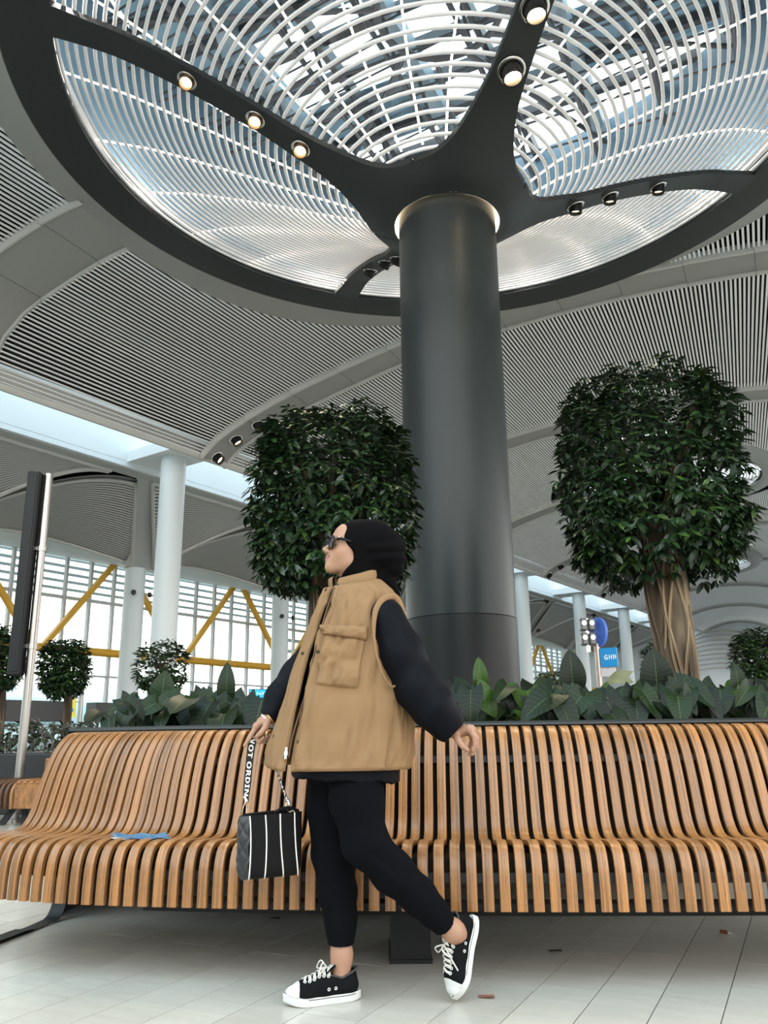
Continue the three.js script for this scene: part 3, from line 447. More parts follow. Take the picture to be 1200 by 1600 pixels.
{
  const W = ['first', 'second', 'third', 'fourth', 'fifth', 'sixth', 'seventh', 'eighth', 'ninth', 'tenth', 'eleventh', 'twelfth'];
  [[208, 4.75, 1082, 0.13], [252, 4.95, 1092, 0.2], [300, 4.85, 1078, 0.22], [345, 4.9, 1076, 0.24], [392, 4.8, 1086, 0.2], [440, 4.9, 1095, 0.2]].forEach(([x, Z, t, s], i) => leafyPlant('leafy_plant', `heart-leaved plant in the planter left of the woman, ${W[i]} from its left end`, x, Z, t, 14, s * 0.9, 100 + i, 0.2, { up: i % 2 }));
  [[700, 4.9, 1070, 0.2], [742, 4.7, 1064, 0.17], [790, 4.85, 1074, 0.2], [835, 4.75, 1078, 0.19], [884, 4.7, 1062, 0.22], [930, 4.85, 1080, 0.17], [975, 4.7, 1076, 0.18], [1020, 4.8, 1070, 0.2], [1068, 4.65, 1068, 0.18], [1112, 4.85, 1072, 0.19], [1150, 4.7, 1066, 0.18], [1196, 4.75, 1058, 0.2]].forEach(([x, Z, t, s], i) => leafyPlant('leafy_plant', `glossy heart-leaved plant in the planter right of the woman, ${W[i]} counted rightwards`, x, Z, t - 6, 14, s * 0.9, 200 + i, 0.2, { up: i % 3 === 1 }));
  const o = thing('tall_leaf', 'single pale olive leaf on a thin bent stem rising above the planter before the columns', 'plant', at(985, 1118, 5.2).setY(0.83));
  const tip = at(968, 1066, 5.2).sub(o.position); part('stem', tube([V3(0, 0, 0), V3(0.02, tip.y * 0.6, 0), tip.clone().add(V3(0.03, 0, 0))], 0.0028, 8, 5), stemM, o);
  const lf = part('leaf', heartLeaf(0.15, 0.10, 0.5, 0.2, 3), M({ color: rgb(0.15, 0.15, 0.07), roughness: 0.6 }), o); lf.position.copy(tip).add(V3(0.06, 0.03, 0)); lf.rotation.set(0.2, 1.3, 0.9);
}

// ---------------------------------------------------------------- trees
const barkTex = pixTex(128, 256, (u, v) => { const a = tn(u, v, 14, 3, 71), b = tn(u, v, 44, 6, 72), c = tn(u, v, 5, 2, 73) * 0.7 + tn(u, v, 20, 4, 74) * 0.4, k = 1 + 0.22 * a + 0.2 * b, w = sst(0.0, 0.6, c); return [lerp(98, 60, w) * k, lerp(84, 45, w) * k, lerp(66, 32, w) * k]; });
const barkM = M({ map: barkTex, roughness: 0.85, bumpMap: barkTex, bumpScale: 0.006 });
function ficusLeaf() { const g = patch(2, 4, (u, v) => { const x = u * 2 - 1, w = 0.21 * Math.pow(sin(PI * (0.04 + 0.94 * v)), 0.75); return [x * w, 0.22 * abs(x) * w - 0.16 * v * v, -v, u, v]; }); return g; }
const fLeaf = ficusLeaf();
const fMat = (r, g, b, ro = 0.36) => M({ color: rgb(r, g, b), roughness: ro });
const fMats = [fMat(0.016, 0.038, 0.012), fMat(0.022, 0.05, 0.014), fMat(0.012, 0.028, 0.012), fMat(0.05, 0.10, 0.02), fMat(0.03, 0.062, 0.02)];
const foliageM = M({ color: rgb(1, 1, 1), roughness: 0.36 });
// a clipped crown: leaves in small sprays on and inside a rounded drum
function crown(o, c, rx, ry, rz, n, size, seed, singles, sq = 3, hang = 0.5) {
  const R = rng(seed), mats = [], cols = [], q = new THREE.Quaternion(), e = new THREE.Euler(), m4 = new THREE.Matrix4(), twigs = [];
  const inv = (a, k) => Math.sign(a) * Math.pow(abs(a), 2 / k);
  let cand = [];
  while (cand.length < n) {
    let x = R() * 2 - 1, y = R() * 2 - 1, z = R() * 2 - 1; const nn = Math.pow(Math.pow(Math.pow(abs(x), 2.3) + Math.pow(abs(z), 2.3), sq / 2.3) + Math.pow(abs(y), sq), 1 / sq); if (nn < 0.05) continue;
    x /= nn; y /= nn; z /= nn; const depth = R() < 0.68 ? 1 - 0.17 * Math.pow(R(), 1.5) : Math.pow(R(), 0.45) * 0.9;
    if (y < -0.92 && R() < 0.5) continue;
    const bump = 1 + 0.10 * fbm(x * 2.2 + seed, y * 2.2, z * 2.2) + 0.05 * vnoise(x * 7, y * 7 + seed, z * 7); if (vnoise(x * 3.1 + seed * 2, y * 3.1, z * 3.1) > 0.66 && depth > 0.8) continue;
    const ctr = V3(x * rx * bump * depth, y * ry * bump * depth, z * rz * bump * depth), k = 4 + floor(R() * 3), out = V3(x, y * 0.6, z).normalize();
    for (let i = 0; i < k && cand.length < n; i++) {
      const a = i / k * 2 * PI + R(), s = size * (0.7 + 0.6 * R()), d = out.clone().multiplyScalar(0.55).add(V3(cos(a), (R() - 0.5) * 0.8 - hang, sin(a)).multiplyScalar(0.8)).normalize();
      const up = V3(R() - 0.5, 1.2, R() - 0.5).addScaledVector(out, 0.8).normalize(), zz = d.clone().negate(), xx = up.clone().cross(zz).normalize(), yy = zz.clone().cross(xx);
      m4.makeBasis(xx, yy, zz).scale(V3(s, s, s)).setPosition(ctr.clone().addScaledVector(d, s * 0.15));
      cand.push({ m: m4.clone(), f: ctr.z / rz + 0.12 * R(), s, top: y });
    }
  }
  const front = [...cand].sort((a, b) => b.f * 1 + b.s * 0 - a.f).slice(0, singles * 3).filter((_, i) => i % 3 === 0), set = new Set(front);
  for (const c1 of front) { const l = part('leaf', fLeaf, fMats[R() < 0.1 ? 3 : floor(R() * 3)], o); c1.m.decompose(l.position, l.quaternion, l.scale); l.position.add(c); }
  const rest = cand.filter((x) => !set.has(x)), im = new THREE.InstancedMesh(fLeaf, foliageM, rest.length), col = new THREE.Color();
  rest.forEach((x, i) => { im.setMatrixAt(i, x.m); const k = 0.55 + 0.9 * R(), y = R() < 0.13 ? 1 : 0; col.setRGB((0.015 + 0.03 * y) * k, (0.036 + 0.05 * y) * k, (0.011 + 0.006 * y) * k); im.setColorAt(i, col); });
  im.name = 'foliage'; shade(im); stuff(im); im.position.copy(c); o.add(im);
}
function branches(o, base, c, rx, ry, seed, n, r) { const R = rng(seed); for (let i = 0; i < n; i++) { const a = i / n * 2 * PI + R(), e = V3(c.x + cos(a) * rx * 0.6, c.y + ry * (R() * 0.9 - 0.2), c.z + sin(a) * rx * 0.6), m = base.clone().lerp(e, 0.45).add(V3((R() - 0.5) * 0.1, 0.08, (R() - 0.5) * 0.1)); part('branch', tube([base, m, e], (t) => r * (1 - 0.75 * t), 10, 6), barkM, o); } }
function bigTree(label, crownPx, Z, trunkPx, seed, vines, n) {
  const [x0, y0, x1, y1] = crownPx, a = at(x0, (y0 + y1) / 2, Z), b = at(x1, (y0 + y1) / 2, Z), t = at((x0 + x1) / 2, y0, Z), d = at((x0 + x1) / 2, y1, Z);
  const base = at(trunkPx[1][0], trunkPx[1][1], Z); const gnd = base.clone(); const o = thing('ficus_tree', label, 'tree', V3(base.x, 0.8, base.z)), L = (p) => p.clone().sub(o.position);
  const rx = (b.x - a.x) / 2 * 0.93, ry = (t.y - d.y) / 2 * 0.93, c = V3((a.x + b.x) / 2, (t.y + d.y) / 2, -Z);
  const top = at(trunkPx[0][0], trunkPx[0][1], Z), r0 = trunkPx[0][2] / 1330 * Z / 2, r1 = trunkPx[1][2] / 1330 * Z / 2, bot = V3(base.x + (base.x - top.x) * 0.1, 0.853, base.z), fork = top.clone().lerp(c, 0.35);
  part('trunk', tube([L(bot), L(base), L(base).lerp(L(top), 0.5).add(V3(-0.01, 0, 0)), L(top), L(fork)], (q) => lerp(r1, r0, q) * (q > 0.9 ? 0.8 : 0.94), 46, 28, true, (q, an) => 1 + 0.10 * sin(an * 3 + q * 5) + 0.08 * sin(an * 5 - q * 9 + 1) + 0.05 * sin(an * 9 + q * 14)), barkM, o);
  const paleBark = M({ map: barkTex, color: rgb(2.1, 2.05, 1.9), roughness: 0.85 }), R = rng(seed);
  for (let i = 0; i < vines; i++) { const a0 = R() * 6.28, tw = (R() - 0.4) * 1.1, pts = []; for (let j = 0; j <= 9; j++) { const q = j / 9, an = a0 + tw * q + 0.3 * sin(q * 7 + i), ctr = L(bot).lerp(L(fork), q), rr = lerp(r1, r0, q) * 1.0; pts.push(V3(ctr.x + cos(an) * rr, ctr.y, ctr.z + sin(an) * rr)); } part('aerial_root', tube(pts, (q) => (0.012 + 0.02 * hash3(i, seed, 2)) * (1.1 - 0.3 * q), 30, 7), i % 3 ? paleBark : barkM, o); }
  branches(o, L(fork), L(c), rx, ry, seed, 9, r0 * 0.4);
  crown(o, L(c), rx, ry, rx * 0.95, n, 0.092, seed, 220, 3.2);
  return o;
}
bigTree('big clipped ficus with dense square dark crown directly behind the woman', [384, 636, 652, 940], 7.3, [[505, 918, 40], [505, 1010, 44]], 41, 9, 11000);
bigTree('taller clipped ficus at the right with a thick twisted pale brown trunk', [872, 578, 1164, 922], 7.1, [[1036, 885, 62], [1064, 1086, 56]], 77, 18, 12000);
function smallTree(label, cx, cy, r, ry, Z, trunkY, n, seed, size, w = 0.05, sq = 2.4, hang = 0.4, group) {
  const c = at(cx, cy, Z), b = at(cx + (trunkY - cy) * 0.05, trunkY, Z), o = thing('small_tree', label, 'tree', V3(b.x, max(0, b.y - 0.3), b.z), group), L = (p) => p.clone().sub(o.position), R = r / 1330 * Z, RY = ry / 1330 * Z;
  part('trunk', tube([V3(0, 0, 0), L(b), L(b).lerp(L(c), 0.5).add(V3(w * 0.5, 0, 0)), L(c)], (q) => w * (1.1 - 0.4 * q), 14, 10, true, (q, a) => 1 + 0.12 * sin(a * 3 + q * 8)), barkM, o);
  branches(o, L(b).lerp(L(c), 0.55), L(c), R, RY, seed, 6, w * 0.4);
  crown(o, L(c), R, RY, R, n, size, seed, 0, sq, hang);
}
smallTree('small round ball-clipped tree left of the loudspeaker pole in the far planter', 100, 1044, 38, 46, 12, 1132, 4600, 301, 0.07, 0.065);
smallTree('round dark tree crown cut off by the left edge of the picture', -4, 1030, 38, 52, 11.5, 1120, 4200, 302, 0.07, 0.065);
smallTree('loose airy small tree before the pale column, left of the bench planter', 253, 1042, 42, 42, 8.5, 1105, 1500, 303, 0.058, 0.03, 2, 0.1);
smallTree('dark narrow tree crown half hidden behind the thick right trunk', 1030, 1047, 27, 42, 15, 1110, 2000, 304, 0.08, 0.08);
smallTree('round dark tree crown touching the right edge above the planter', 1186, 1032, 40, 50, 10.5, 1110, 4200, 305, 0.065, 0.06);
smallTree('tiny feathery shrub rising behind the planter just right of the big pillar', 866, 1066, 24, 16, 6.5, 1110, 420, 306, 0.045, 0.012, 2, 0.1);

// ---------------------------------------------------------------- spotlights on the dark arms and on the ribs
{
  const Wd = ['outermost', 'middle', 'innermost'], armName = ['left dark arm of the round skylight', 'far short arm left of the pillar', 'right dark arm of the round skylight', 'nearest upright arm of the round skylight'];
  const lensM = (k) => M({ color: rgb(0.8, 0.7, 0.5), emissive: rgb(1, 0.74, 0.42), emissiveIntensity: k, roughness: 0.3 });
  const bronze = M({ color: rgb(0.16, 0.10, 0.055), roughness: 0.25, metalness: 0.9 });
  function spot(p, nrm, tilt, size, glow, name, label, group, lit) {
    const o = thing('spotlight', label, 'spotlight', p, group); o.quaternion.setFromUnitVectors(V3(0, -1, 0), nrm.clone().normalize());
    part('trim_ring', lathe([[0.112 * size, -0.004], [0.112 * size, -0.012 * size], [0.085 * size, -0.014 * size], [0.083 * size, 0.0], [0.112 * size, -0.004]], 28), chrome, o);
    const h = new THREE.Group(); h.name = 'housing'; o.add(h); h.rotation.set(tilt[0], 0, tilt[1]);
    part('shell', lathe([[0.001, 0.06 * size], [0.05 * size, 0.055 * size], [0.078 * size, 0.02 * size], [0.08 * size, -0.085 * size], [0.076 * size, -0.095 * size], [0.068 * size, -0.09 * size], [0.055 * size, -0.05 * size]], 28), lit > 1 ? bronze : blackSteel, h);
    part('lens', new THREE.CylinderGeometry(0.056 * size, 0.056 * size, 0.008, 22).translate(0, -0.052 * size, 0), lensM(glow), h);
    if (lit) { const l = new THREE.SpotLight(rgb(1, 0.78, 0.5), lit * 8, 0, 0.6, 0.6, 2); l.castShadow = true; l.shadow.radius = 2; l.position.set(0, -0.06 * size, 0); l.target.position.set(0, -1, 0); h.add(l); h.add(l.target); }
  }
  for (const q of spots) { const az = q.az, sl = 0.36, nrm = V3(sin(az) * sl, -1, -cos(az) * sl); spot(q.p.clone().add(V3(0, -0.005, 0)), nrm, q.n === 0 ? [-0.35, 0.25] : q.n === 3 ? [0.25, 0] : [0.1, -0.35], q.n === 3 ? 1.6 : 1.25, q.n === 3 ? 40 : q.n === 0 ? 3 : 2, 'spotlight', `${Wd[q.j]} of the three spotlights set in the ${armName[q.n]}`, 'spotlights in the arms of the round skylight', q.n === 3 ? 1.0 : q.n === 0 ? 1.2 : 0.6); }
  const ribName = { 1: 'nearer plain ceiling rib, left above the tree crown', 4: 'ceiling rib just right of the big pillar', 5: 'ceiling rib behind the right tree trunk' };
  for (const k of [1, 4, 5]) for (const [j, d] of [0.12, 0.72, 1.42].entries()) { const s = sK(k), t = d / WID(s), p = vaultRib(k, t), e = vaultRib(k, t + 0.01).sub(p).normalize(), n = V3(0, -1, 0).addScaledVector(e, e.y).normalize(); spot(p.addScaledVector(n, 0.01), n, [0.1, 0.2], 1.7, j === 1 ? 7 : 2.5, 'spotlight', `${['lowest', 'middle', 'highest'][j]} of three downlights in the ${ribName[k]}`, 'downlights at the foot of the ceiling ribs', j === 1 ? 1 : 0); }
  for (const i of [0, 1, 4, 5]) { const qa = 2.56 + i * 7.18; spot(QP(qa, 4.7, 6.93), V3(0, -1, 0).addScaledVector(PD, -0.55), [0, 0.2], 1.5, 6, 'spotlight', `downlight in the vault strip above outer column ${['at the left edge of the aisle', 'half hidden by the left tree', 'beside the sign pole', 'far right beyond the sign'][[0, 1, 4, 5].indexOf(i)]}`, 'downlights above the outer columns', i === 0 ? 0.6 : 0); }
}

// ---------------------------------------------------------------- the woman
// a field below zero inside is turned into a closed surface on a grid of its own
function nets(lo, hi, cell, f, color) {
  const nx = Math.ceil((hi[0] - lo[0]) / cell) + 1, ny = Math.ceil((hi[1] - lo[1]) / cell) + 1, nz = Math.ceil((hi[2] - lo[2]) / cell) + 1, val = new Float32Array(nx * ny * nz), id = new Int32Array(nx * ny * nz).fill(-1);
  const at3 = (i, j, k) => i + nx * (j + ny * k);
  for (let k = 0; k < nz; k++) for (let j = 0; j < ny; j++) for (let i = 0; i < nx; i++) val[at3(i, j, k)] = i === 0 || j === 0 || k === 0 || i === nx - 1 || j === ny - 1 || k === nz - 1 ? max(1e-4, f(lo[0] + i * cell, lo[1] + j * cell, lo[2] + k * cell)) : f(lo[0] + i * cell, lo[1] + j * cell, lo[2] + k * cell);
  const pos = [], idx = [];
  for (let k = 0; k < nz - 1; k++) for (let j = 0; j < ny - 1; j++) for (let i = 0; i < nx - 1; i++) {
    let n = 0, sx = 0, sy = 0, sz = 0, mask = 0; const v = [];
    for (let c = 0; c < 8; c++) { const a = val[at3(i + (c & 1), j + (c >> 1 & 1), k + (c >> 2))]; v.push(a); if (a < 0) mask |= 1 << c; }
    if (mask === 0 || mask === 255) continue;
    for (const [a, b] of EDGES) { if ((v[a] < 0) === (v[b] < 0)) continue; const t = v[a] / (v[a] - v[b]); sx += lerp(a & 1, b & 1, t); sy += lerp(a >> 1 & 1, b >> 1 & 1, t); sz += lerp(a >> 2, b >> 2, t); n++; }
    id[at3(i, j, k)] = pos.length / 3; pos.push(lo[0] + (i + sx / n) * cell, lo[1] + (j + sy / n) * cell, lo[2] + (k + sz / n) * cell);
  }
  const quad = (a, b, c, d, flip) => { if (a < 0 || b < 0 || c < 0 || d < 0) return; flip ? idx.push(a, c, b, a, d, c) : idx.push(a, b, c, a, c, d); };
  for (let k = 1; k < nz - 1; k++) for (let j = 1; j < ny - 1; j++) for (let i = 1; i < nx - 1; i++) {
    const s = val[at3(i, j, k)] < 0;
    if (s !== val[at3(i + 1, j, k)] < 0) quad(id[at3(i, j - 1, k - 1)], id[at3(i, j, k - 1)], id[at3(i, j, k)], id[at3(i, j - 1, k)], !s);
    if (s !== val[at3(i, j + 1, k)] < 0) quad(id[at3(i - 1, j, k - 1)], id[at3(i - 1, j, k)], id[at3(i, j, k)], id[at3(i, j, k - 1)], !s);
    if (s !== val[at3(i, j, k + 1)] < 0) quad(id[at3(i - 1, j - 1, k)], id[at3(i, j - 1, k)], id[at3(i, j, k)], id[at3(i - 1, j, k)], !s);
  }
  const nor = [], col = [], h = cell * 0.6, uv = [];
  for (let i = 0; i < pos.length; i += 3) { const [x, y, z] = [pos[i], pos[i + 1], pos[i + 2]]; let a = f(x + h, y, z) - f(x - h, y, z), b = f(x, y + h, z) - f(x, y - h, z), c = f(x, y, z + h) - f(x, y, z - h); const l = hypot(a, b, c) || 1; nor.push(a / l, b / l, c / l); uv.push(x * 2 + z, y * 2 + z * 0.3); if (color) col.push(...color(x, y, z)); }
  const g = new THREE.BufferGeometry(); g.setAttribute('position', new THREE.Float32BufferAttribute(pos, 3)); g.setAttribute('normal', new THREE.Float32BufferAttribute(nor, 3)); g.setAttribute('uv', new THREE.Float32BufferAttribute(uv, 2)); if (color) g.setAttribute('color', new THREE.Float32BufferAttribute(col, 3)); g.setIndex(idx); return g;
}
var EDGES = [[0, 1], [2, 3], [4, 5], [6, 7], [0, 2], [1, 3], [4, 6], [5, 7], [0, 4], [1, 5], [2, 6], [3, 7]];
const smin = (a, b, k) => { const h = max(k - abs(a - b), 0) / k; return min(a, b) - h * h * k * 0.25; };
const cap = (x, y, z, a, b, ra, rb) => { const dx = b.x - a.x, dy = b.y - a.y, dz = b.z - a.z, t = clamp(((x - a.x) * dx + (y - a.y) * dy + (z - a.z) * dz) / (dx * dx + dy * dy + dz * dz), 0, 1); return hypot(x - a.x - dx * t, y - a.y - dy * t, z - a.z - dz * t) - lerp(ra, rb, t); };
const ell = (x, y, z, cx, cy, cz, rx, ry, rz) => { const a = (x - cx) / rx, b = (y - cy) / ry, c = (z - cz) / rz, k = sqrt(a * a + b * b + c * c); return (k - 1) * min(rx, ry, rz) * (k > 1 ? 1 : 1); };
const ZW = 3.05, W = (px, py, dz = 0) => at(px, py, ZW + dz);
const chain = (pts, k = 0.02) => { const q = pts.map(([x, y, dz, r]) => ({ p: W(x, y, dz), r })); return (x, y, z) => { let d = 1e9; for (let i = 1; i < q.length; i++) d = i === 1 ? cap(x, y, z, q[0].p, q[1].p, q[0].r, q[1].r) : smin(d, cap(x, y, z, q[i - 1].p, q[i].p, q[i - 1].r, q[i].r), k); return d; }; };
const boundsOf = (list, pad) => { const lo = [1e9, 1e9, 1e9], hi = [-1e9, -1e9, -1e9]; for (const p of list) [p.x, p.y, p.z].forEach((v, i) => { lo[i] = min(lo[i], v - pad); hi[i] = max(hi[i], v + pad); }); return [lo, hi]; };
const woman = thing('person', 'woman in black headscarf, sunglasses and tan padded vest strolling past the bench, looking left', 'person', V3(W(545, 1575).x, 0, -ZW));
const wl = (g) => toLocal(g, woman);
{
  // head frame: forward, up, side (towards the viewer positive)
  const yw = 20 * PI / 180, pt = 10 * PI / 180, F0 = V3(-cos(yw), 0, sin(yw)), HF = F0.clone().multiplyScalar(cos(pt)).add(V3(0, sin(pt), 0)), HU = F0.clone().multiplyScalar(-sin(pt)).add(V3(0, cos(pt), 0)), HS = V3(sin(yw), 0, cos(yw)), HO = W(552.5, 861, 0);
  const head = (f, u, s) => HO.clone().addScaledVector(HF, f).addScaledVector(HU, u).addScaledVector(HS, s);
  const toHead = (x, y, z) => { const a = x - HO.x, b = y - HO.y, c = z - HO.z; return [a * HF.x + b * HF.y + c * HF.z, a * HU.x + b * HU.y + c * HU.z, a * HS.x + b * HS.y + c * HS.z]; };
  const v = (f, u, s) => ({ x: f, y: u, z: s });
  const headField = (x, y, z) => {
    const [f, u, s0] = toHead(x, y, z), s = abs(s0); let d = ell(f, u, s, -0.012, 0.03, 0, 0.085, 0.08, 0.07);
    d = smin(d, ell(f, u, s, 0.03, -0.022, 0, 0.057, 0.075, 0.054), 0.03);
    d = smin(d, cap(f, u, s, v(0.012, -0.055, 0.042), v(0.07, -0.083, 0.006), 0.018, 0.015), 0.028);
    d = smin(d, ell(f, u, s, 0.079, -0.083, 0, 0.017, 0.015, 0.018), 0.018);
    d = smin(d, ell(f, u, s, 0.056, -0.025, 0.033, 0.027, 0.028, 0.023), 0.025);
    d = smin(d, cap(f, u, s, v(0.079, 0.022, 0), v(0.068, 0.024, 0.036), 0.013, 0.011), 0.02);
    d = smin(d, ell(f, u, s, 0.053, 0.05, 0, 0.026, 0.035, 0.045), 0.03);
    d = smin(d, ell(f, u, s, 0.075, -0.053, 0, 0.02, 0.024, 0.028), 0.02);
    d = smin(d, cap(f, u, s, v(0.089, 0.006, 0), v(0.111, -0.021, 0), 0.0065, 0.0085), 0.012);
    d = smin(d, ell(f, u, s, 0.099, -0.028, 0.0085, 0.0095, 0.007, 0.0075), 0.008);
    d = smin(d, cap(f, u, s, v(0.0965, -0.046, 0), v(0.082, -0.043, 0.021), 0.0062, 0.003), 0.006);
    d = smin(d, cap(f, u, s, v(0.0945, -0.0575, 0), v(0.081, -0.05, 0.021), 0.0072, 0.003), 0.006);
    d = max(d, -(cap(f, u, s, v(0.109, -0.0515, 0), v(0.087, -0.047, 0.023), 0.0034, 0.0022)));
    d = -smin(-d, ell(f, u, s, 0.097, 0.004, 0.032, 0.016, 0.013, 0.018), 0.014);
    d = smin(d, ell(f, u, s, 0.071, 0.004, 0.031, 0.0125, 0.0115, 0.0125), 0.003);
    return smin(d, cap(f, u, s, v(-0.015, -0.05, 0), v(-0.02, -0.17, 0), 0.047, 0.05), 0.025);
  };
  const skinCol = (x, y, z) => { const [f, u, s] = toHead(x, y, z), lip = exp(-pow2((u + 0.051 - 0.004 * abs(s) / 0.02) / 0.0085)) * sst(0.082, 0.092, f) * (1 - sst(0.014, 0.022, abs(s))); const ch = exp(-pow2((u + 0.028) / 0.02) - pow2((abs(s) - 0.04) / 0.02)) * sst(0.03, 0.06, f) * 0.5; return [lerp(0.37, 0.30, lip) + 0.02 * ch, lerp(0.195, 0.075, lip) - 0.03 * ch, lerp(0.118, 0.075, lip) - 0.02 * ch]; };
  const plainSkin = () => [0.365, 0.19, 0.118];
  const shoeB = (() => { const toe = atH(714, 1566, 0), f = V3(-0.29, -0.92, 0.24).normalize(), u0 = V3(-0.86, 0.2, 0.5), z = f.clone().cross(u0).normalize(), u = z.clone().cross(f).normalize(), o = toe.clone().addScaledVector(f, -0.128).add(V3(0.012, 0.006, 0)), q = (a, b) => o.clone().addScaledVector(f, a).addScaledVector(u, b); return { f, u, o, ankle: q(-0.058, 0.088), heel: q(-0.055, 0.05) }; })();
  // body below: torso, arms and legs of one surface
  const J = {
    chest: [566, 1000, 0, 0.105], belly: [552, 1110, 0, 0.085], pelvis: [543, 1190, 0, 0.075], neck: [566, 915, 0, 0.05],
    ls: [600, 962, -0.13, 0.05], le: [655, 1075, -0.14, 0.038], lw: [710, 1141, -0.13, 0.024], rs: [532, 962, 0.12, 0.05], re: [462, 1062, 0.12, 0.038], rw: [421, 1122, 0.02, 0.023],
    lh: [557, 1222, -0.07, 0.062], lk: [570, 1322, -0.085, 0.046], la: [709, 1455, 0.006, 0.03], rh: [521, 1222, 0.07, 0.062], rk: [521, 1345, 0.07, 0.046], ra: [534, 1492, 0.05, 0.031], rf: [532, 1530, 0.045, 0.034], lf: [722, 1478, -0.05, 0.031],
  };
  const bones = [['neck', 'chest'], ['chest', 'belly'], ['belly', 'pelvis'], ['chest', 'ls'], ['chest', 'rs'], ['ls', 'le'], ['le', 'lw'], ['rs', 're'], ['re', 'rw'], ['pelvis', 'lh'], ['pelvis', 'rh'], ['lh', 'lk'], ['rh', 'rk']].map(([a, b]) => [W(...J[a]), W(...J[b]), J[a][3], J[b][3]]);
  const mid = (a, b, t, dx, dy, r) => [lerp(J[a][0], J[b][0], t) + dx, lerp(J[a][1], J[b][1], t) + dy, lerp(J[a][2], J[b][2], t), r];
  const lc = mid('lk', 'la', 0.32, 0, 0, 0.044), rc = mid('rk', 'ra', 0.32, 3, 0, 0.044);
  for (const q of [[J.lk, lc], [lc, J.la], [J.rk, rc], [rc, J.ra], [J.ra, J.rf]]) bones.push([W(...q[0]), W(...q[1]), q[0][3], q[1][3]]);
  bones.push([W(...J.la), shoeB.ankle, 0.03, 0.026], [shoeB.ankle, shoeB.heel, 0.026, 0.022]);
  const bodyField = (x, y, z) => { let d = 1e9; for (const [a, b, ra, rb] of bones) d = smin(d, cap(x, y, z, a, b, ra, rb), 0.035); return d; };
  const geos = []; const all = bones.flatMap(([a, b]) => [a, b]);
  geos.push(nets(...boundsOf(all, 0.13), 0.012, bodyField, plainSkin));
  geos.push(nets(...boundsOf([head(0.13, 0.12, 0.08), head(-0.1, -0.16, -0.08), head(-0.1, 0.12, 0.08), head(0.1, -0.16, -0.08), head(0.1, 0.12, -0.08)], 0.012), 0.003, headField, skinCol));
  // hands
  function hand(wrist, knuckles, fingers, thumb, palmPad) {
    const w = W(...wrist), F = (x, y, z) => {
      let d = cap(x, y, z, w, W(...palmPad), wrist[3], palmPad[3]);
      for (const k of knuckles) d = smin(d, cap(x, y, z, w, W(...k), 0.0165, 0.0115), 0.012);
      for (let i = 1; i < knuckles.length; i++) d = smin(d, cap(x, y, z, W(...knuckles[i - 1]), W(...knuckles[i]), 0.0105, 0.0105), 0.008);
      let g = 1e9; for (const [n, c] of [...fingers, thumb].entries()) for (let i = 1; i < c.length; i++) g = min(g, i === 1 ? cap(x, y, z, W(...c[0]), W(...c[1]), c[0][3], c[1][3]) : smin(g, cap(x, y, z, W(...c[i - 1]), W(...c[i]), c[i - 1][3], c[i][3]), 0.002));
      return smin(d, g, 0.007);
    };
    const pts = [w, W(...palmPad), ...knuckles.map((k) => W(...k)), ...fingers.flat().map((c) => W(...c)), ...thumb.map((c) => W(...c))];
    geos.push(nets(...boundsOf(pts, 0.022), 0.0024, F, plainSkin));
  }
  hand([708, 1142, -0.13, 0.023], [[733, 1138, -0.157], [737, 1139, -0.137], [737.5, 1141, -0.117], [735, 1144, -0.099]],
    [[[733, 1138, -0.157, 0.0098], [741, 1151, -0.16, 0.0088], [742.5, 1163, -0.157, 0.0082], [739, 1172, -0.153, 0.0068]], [[737, 1139, -0.137, 0.0098], [744.5, 1154, -0.139, 0.009], [744, 1168, -0.137, 0.0083], [738, 1178, -0.135, 0.007]], [[737.5, 1141, -0.117, 0.0095], [743, 1156, -0.117, 0.0086], [740, 1170, -0.118, 0.008], [733, 1179, -0.12, 0.0068]], [[735, 1144, -0.099, 0.0085], [737.5, 1157, -0.098, 0.0077], [734, 1167, -0.1, 0.007], [728, 1173, -0.104, 0.006]]],
    [[712, 1148, -0.145, 0.0135], [717, 1158, -0.158, 0.0118], [723, 1166, -0.16, 0.0098], [730, 1171, -0.158, 0.0075]], [722, 1141, -0.128, 0.02]);
  hand([422, 1121, 0.02, 0.022], [[401, 1134, -0.006], [404, 1134, 0.014], [408, 1135, 0.032], [412, 1136, 0.047]],
    [[[401, 1134, -0.006, 0.0098], [394.5, 1145, -0.012, 0.0088], [388.5, 1155, -0.016, 0.008], [382.5, 1165, -0.018, 0.0064]], [[404, 1134, 0.014, 0.0098], [398, 1150, 0.006, 0.0088], [405, 1159.5, -0.014, 0.008], [411, 1153, -0.028, 0.0068]], [[408, 1135, 0.032, 0.0095], [404, 1152, 0.022, 0.0085], [412, 1159, 0.0, 0.0078], [416.5, 1151, -0.014, 0.0066]], [[412, 1136, 0.047, 0.0085], [411, 1150, 0.036, 0.0076], [418, 1156, 0.016, 0.007], [421, 1148.5, 0.002, 0.006]]],
    [[418, 1127, -0.004, 0.013], [414.5, 1137, -0.026, 0.0115], [408, 1145, -0.034, 0.0095], [401.5, 1150.5, -0.034, 0.0072]], [410, 1128, 0.02, 0.0195]);
  const body = mergeGeometries(geos); wl(body);
  part('body', body, new THREE.MeshPhysicalMaterial({ vertexColors: true, roughness: 0.5, sheen: 0.2, sheenColor: rgb(0.6, 0.3, 0.2) }), woman);

  // headscarf
  const FAB = (o) => new THREE.MeshPhysicalMaterial({ side: THREE.DoubleSide, specularIntensity: 0.12, ...o }), scarfM = FAB({ color: rgb(0.0028, 0.0025, 0.0028), roughness: 0.85 });
